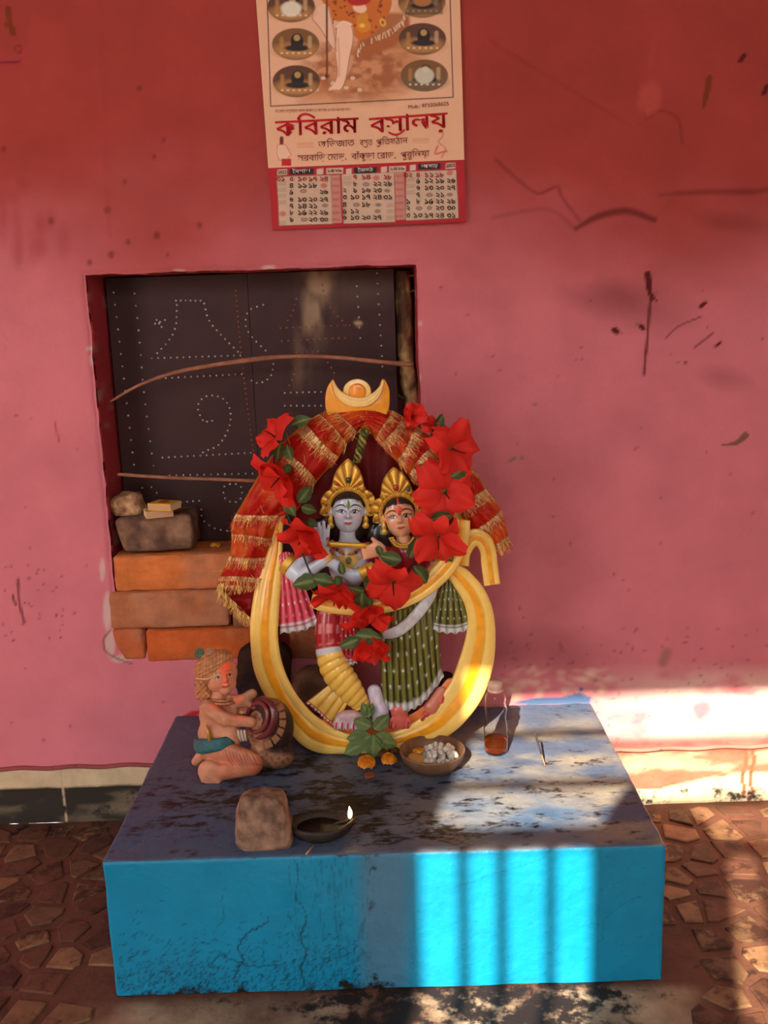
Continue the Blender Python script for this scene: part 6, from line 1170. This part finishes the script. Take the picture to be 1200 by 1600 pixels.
    for x0, y0 in ((434, 284), (536, 276), (536, 284), (604, 318), (604, 328), (604, 338), (636, 278), (636, 288), (636, 298), (434, 294), (434, 304), (434, 314), (434, 346)):
        for k in range(4): c2.line([(x0, y0+k*1.8), (x0+13, y0+k*1.8-.4)], .6, L((130, 90, 80)), .7, .7)
    sheet('date_strip', 256, 353, lambda X, Y: c2.get(X, Y), 220, 100, .0006, curl=.008)
    # --- lettering
    tc = bpy.data.curves.new('lettering', 'FONT'); tc.resolution_u = 3; to = bpy.data.objects.new('lettering_source', tc); COL.objects.link(to)
    def glyphs(s, bold=0.):
        five = s.find('৫'); tc.body = s.replace('৫', '০'); bpy.context.view_layer.update(); dg = bpy.context.evaluated_depsgraph_get(); ev = to.evaluated_get(dg); me = ev.to_mesh(); V = np.array([v.co[:] for v in me.vertices]); F = [tuple(p.vertices) for p in me.polygons]; ev.to_mesh_clear()
        if five >= 0:                                     # this digit's outlines overlap, so it is drawn as a stroke
            x0 = V[:, 0].max()-.52; F = [f for f in F if V[list(f), 0].mean() < x0-.02]; P = cat([(.40, .62), (.22, .50), (.09, .28), (.13, .07), (.30, 0), (.47, .07), (.52, .22), (.45, .34), (.35, .30), (.33, .19), (.42, .12)], 40)+[x0, 0]; T = np.gradient(P, axis=0); T /= np.linalg.norm(T, axis=1)[:, None]; N = np.c_[-T[:, 1], T[:, 0]]*.042; used = sorted({i for f in F for i in f}); mp = {a: k for k, a in enumerate(used)}; V0 = V[used] if used else np.zeros((0, 3)); F = [tuple(mp[i] for i in f) for f in F]; n = len(V0)
            V = np.vstack([V0, np.c_[P+N, np.zeros(40)], np.c_[P-N, np.zeros(40)]]); F += [(n+i, n+40+i, n+41+i, n+1+i) for i in range(39)]
        return V, F
    def text(s, p0, p1, hgt, col, bold=0., name='lettering', off=.0017, extra=None, sheetoff=0.):
        """lettering whose baseline runs p0 -> p1 (frame), cap height hgt"""
        V, F = glyphs(s)
        if bold:
            n0 = len(V); sh = [(-bold, 0), (bold, 0), (0, -bold*.6), (0, bold*.6)]; F = F+[tuple(i+n0*(k+1) for i in f) for k in range(4) for f in F]; V = np.vstack([V]+[V+[dx, dy, 0] for dx, dy in sh])
        if extra: V, F = extra(V, F)
        x0, x1 = V[:, 0].min(), V[:, 0].max(); u = (V[:, 0]-x0)/(x1-x0); px = p0[0]+(p1[0]-p0[0])*u+.05*V[:, 1]*hgt/.62*-1*.5; py = p0[1]+(p1[1]-p0[1])*u-V[:, 1]*hgt/.62
        Yw = YC-off-np.clip((py-300+.043*(px-575))/60, 0, 1)**2*.008*(.3+.7*np.clip((px-425)/300, 0, 1))*(py > 262)+.0012*np.sin(np.clip((px-418)/305, 0, 1)*5+1); P = PY(px, py, Yw)
        part(name, P, F, M['ink'], root, smooth=False, col=const(P, col))
    RD, BK, BR = (196, 24, 30), (34, 26, 28), (120, 46, 36)
    def ra(xc, w_=.5, y=-.02, th=.09):
        """adds the curved sub-stroke of a conjunct under the letter at xc"""
        def f(V, F):
            t = np.linspace(0, 1, 10); cx = xc-w_*.5+w_*t; cy = y-.16*np.sin(math.pi*t)+.06*t; n = len(V); A = np.c_[cx, cy+th*.5, 0*t]; B = np.c_[cx, cy-th*.5, 0*t]; return np.vstack([V, A, B]), F+[(n+i, n+10+i, n+11+i, n+1+i) for i in range(9)]
        return f
    text('কিবরাম', (430, 213), (561, 207), 23, RD, .017); 
    text('বসতালয়'.replace('ত', ''), (577, 208), (700, 199), 23, RD, .017, extra=ra(1.0, .62))
    text('অিভজাত', (497, 231), (554, 228), 9.5, BR); text('বসত', (562, 228), (582, 227), 9, BR, extra=ra(.95, .7, -.03)); text('পর্িতষঠান'.replace('র্', ''), (588, 227), (637, 224), 9, BR, extra=ra(.3, .5, -.03))
    text('সরবািড় েমাড়,', (465, 252), (541, 249), 9, BR); text('বাঁকুড়া েরাড,', (549, 249), (618, 247), 9, BR); text('পুরুিলয়া', (626, 247), (671, 244), 9, BR)
    text('Mob.: 9733068625', (638, 170), (701, 164.5), 5.2, (96, 44, 36)); text('েয েকান অনুষঠােন জামা কাপড় ও েপাশাক এখােন পাওয়া যায় ।', (430, 176), (549, 173), 4.2, (150, 96, 76))
    for s, x, y, w_ in (('ৈবশাখ', 471, 270.5, 28), ('ৈজষঠ', 571, 268.5, 24), ('আষাঢ়', 671, 262.5, 26)): text(s, (x-w_/2, y), (x+w_/2, y-1), 5, (226, 210, 196))
    for s, x, y, w_ in (('১৪২৯', 523, 269.5, 22), ('১৪২৯', 621, 266.5, 22), ('2022', 441, 272, 13), ('2022', 704, 261.5, 13)): text(s, (x-w_/2, y), (x+w_/2, y-1), 4.6, BK, .01)
    bn = lambda n: ''.join('০১২৩৪৫৬৭৮৯'[int(k)] for k in str(n)); Zx = lambda x: 390+x/3.4286; Zy = lambda y: y/3.4286
    tabs = (((165, 224, 283, 340, 398), (960, 995, 1030, 1070, 1105, 1140, 1177), ((31, 3, 10, 17, 24), (0, 4, 11, 18, 0), (0, 5, 0, 0, 26), (0, 6, 13, 20, 27), (0, 7, 14, 21, 0), (0, 8, 15, 22, 29), (0, 9, 0, 23, 30))),
            ((510, 565, 625, 685, 740), (950, 986, 1021, 1057, 1097, 1133, 1167), ((0, 7, 14, 0, 28), (0, 8, 0, 22, 29), (2, 9, 16, 23, 0), (3, 10, 17, 24, 31), (4, 0, 18, 0, 0), (5, 12, 0, 0, 0), (6, 13, 20, 27, 0))),
            ((850, 903, 962, 1020, 1080), (938, 970, 1007, 1045, 1080, 1115, 1155), ((32, 4, 11, 18, 0), (0, 5, 12, 19, 26), (0, 6, 13, 20, 27), (0, 7, 0, 21, 0), (1, 8, 15, 22, 29), (2, 0, 0, 23, 30), (3, 10, 17, 24, 31))))
    tc.resolution_u = 2
    for xs, ys, rows in tabs:
        for r, row in enumerate(rows):
            for x, n_ in zip(xs, row):
                if n_:
                    w_ = 5.6 if n_ < 10 else 13; text(bn(n_), (Zx(x)-w_/2, Zy(ys[r])+3.6), (Zx(x)+w_/2, Zy(ys[r])+3.2), 7.4, RD if r == 0 else BK, .02, 'date_number', .0024)
    bpy.data.objects.remove(to)
    # hanging strip hidden under the date page
calendar()
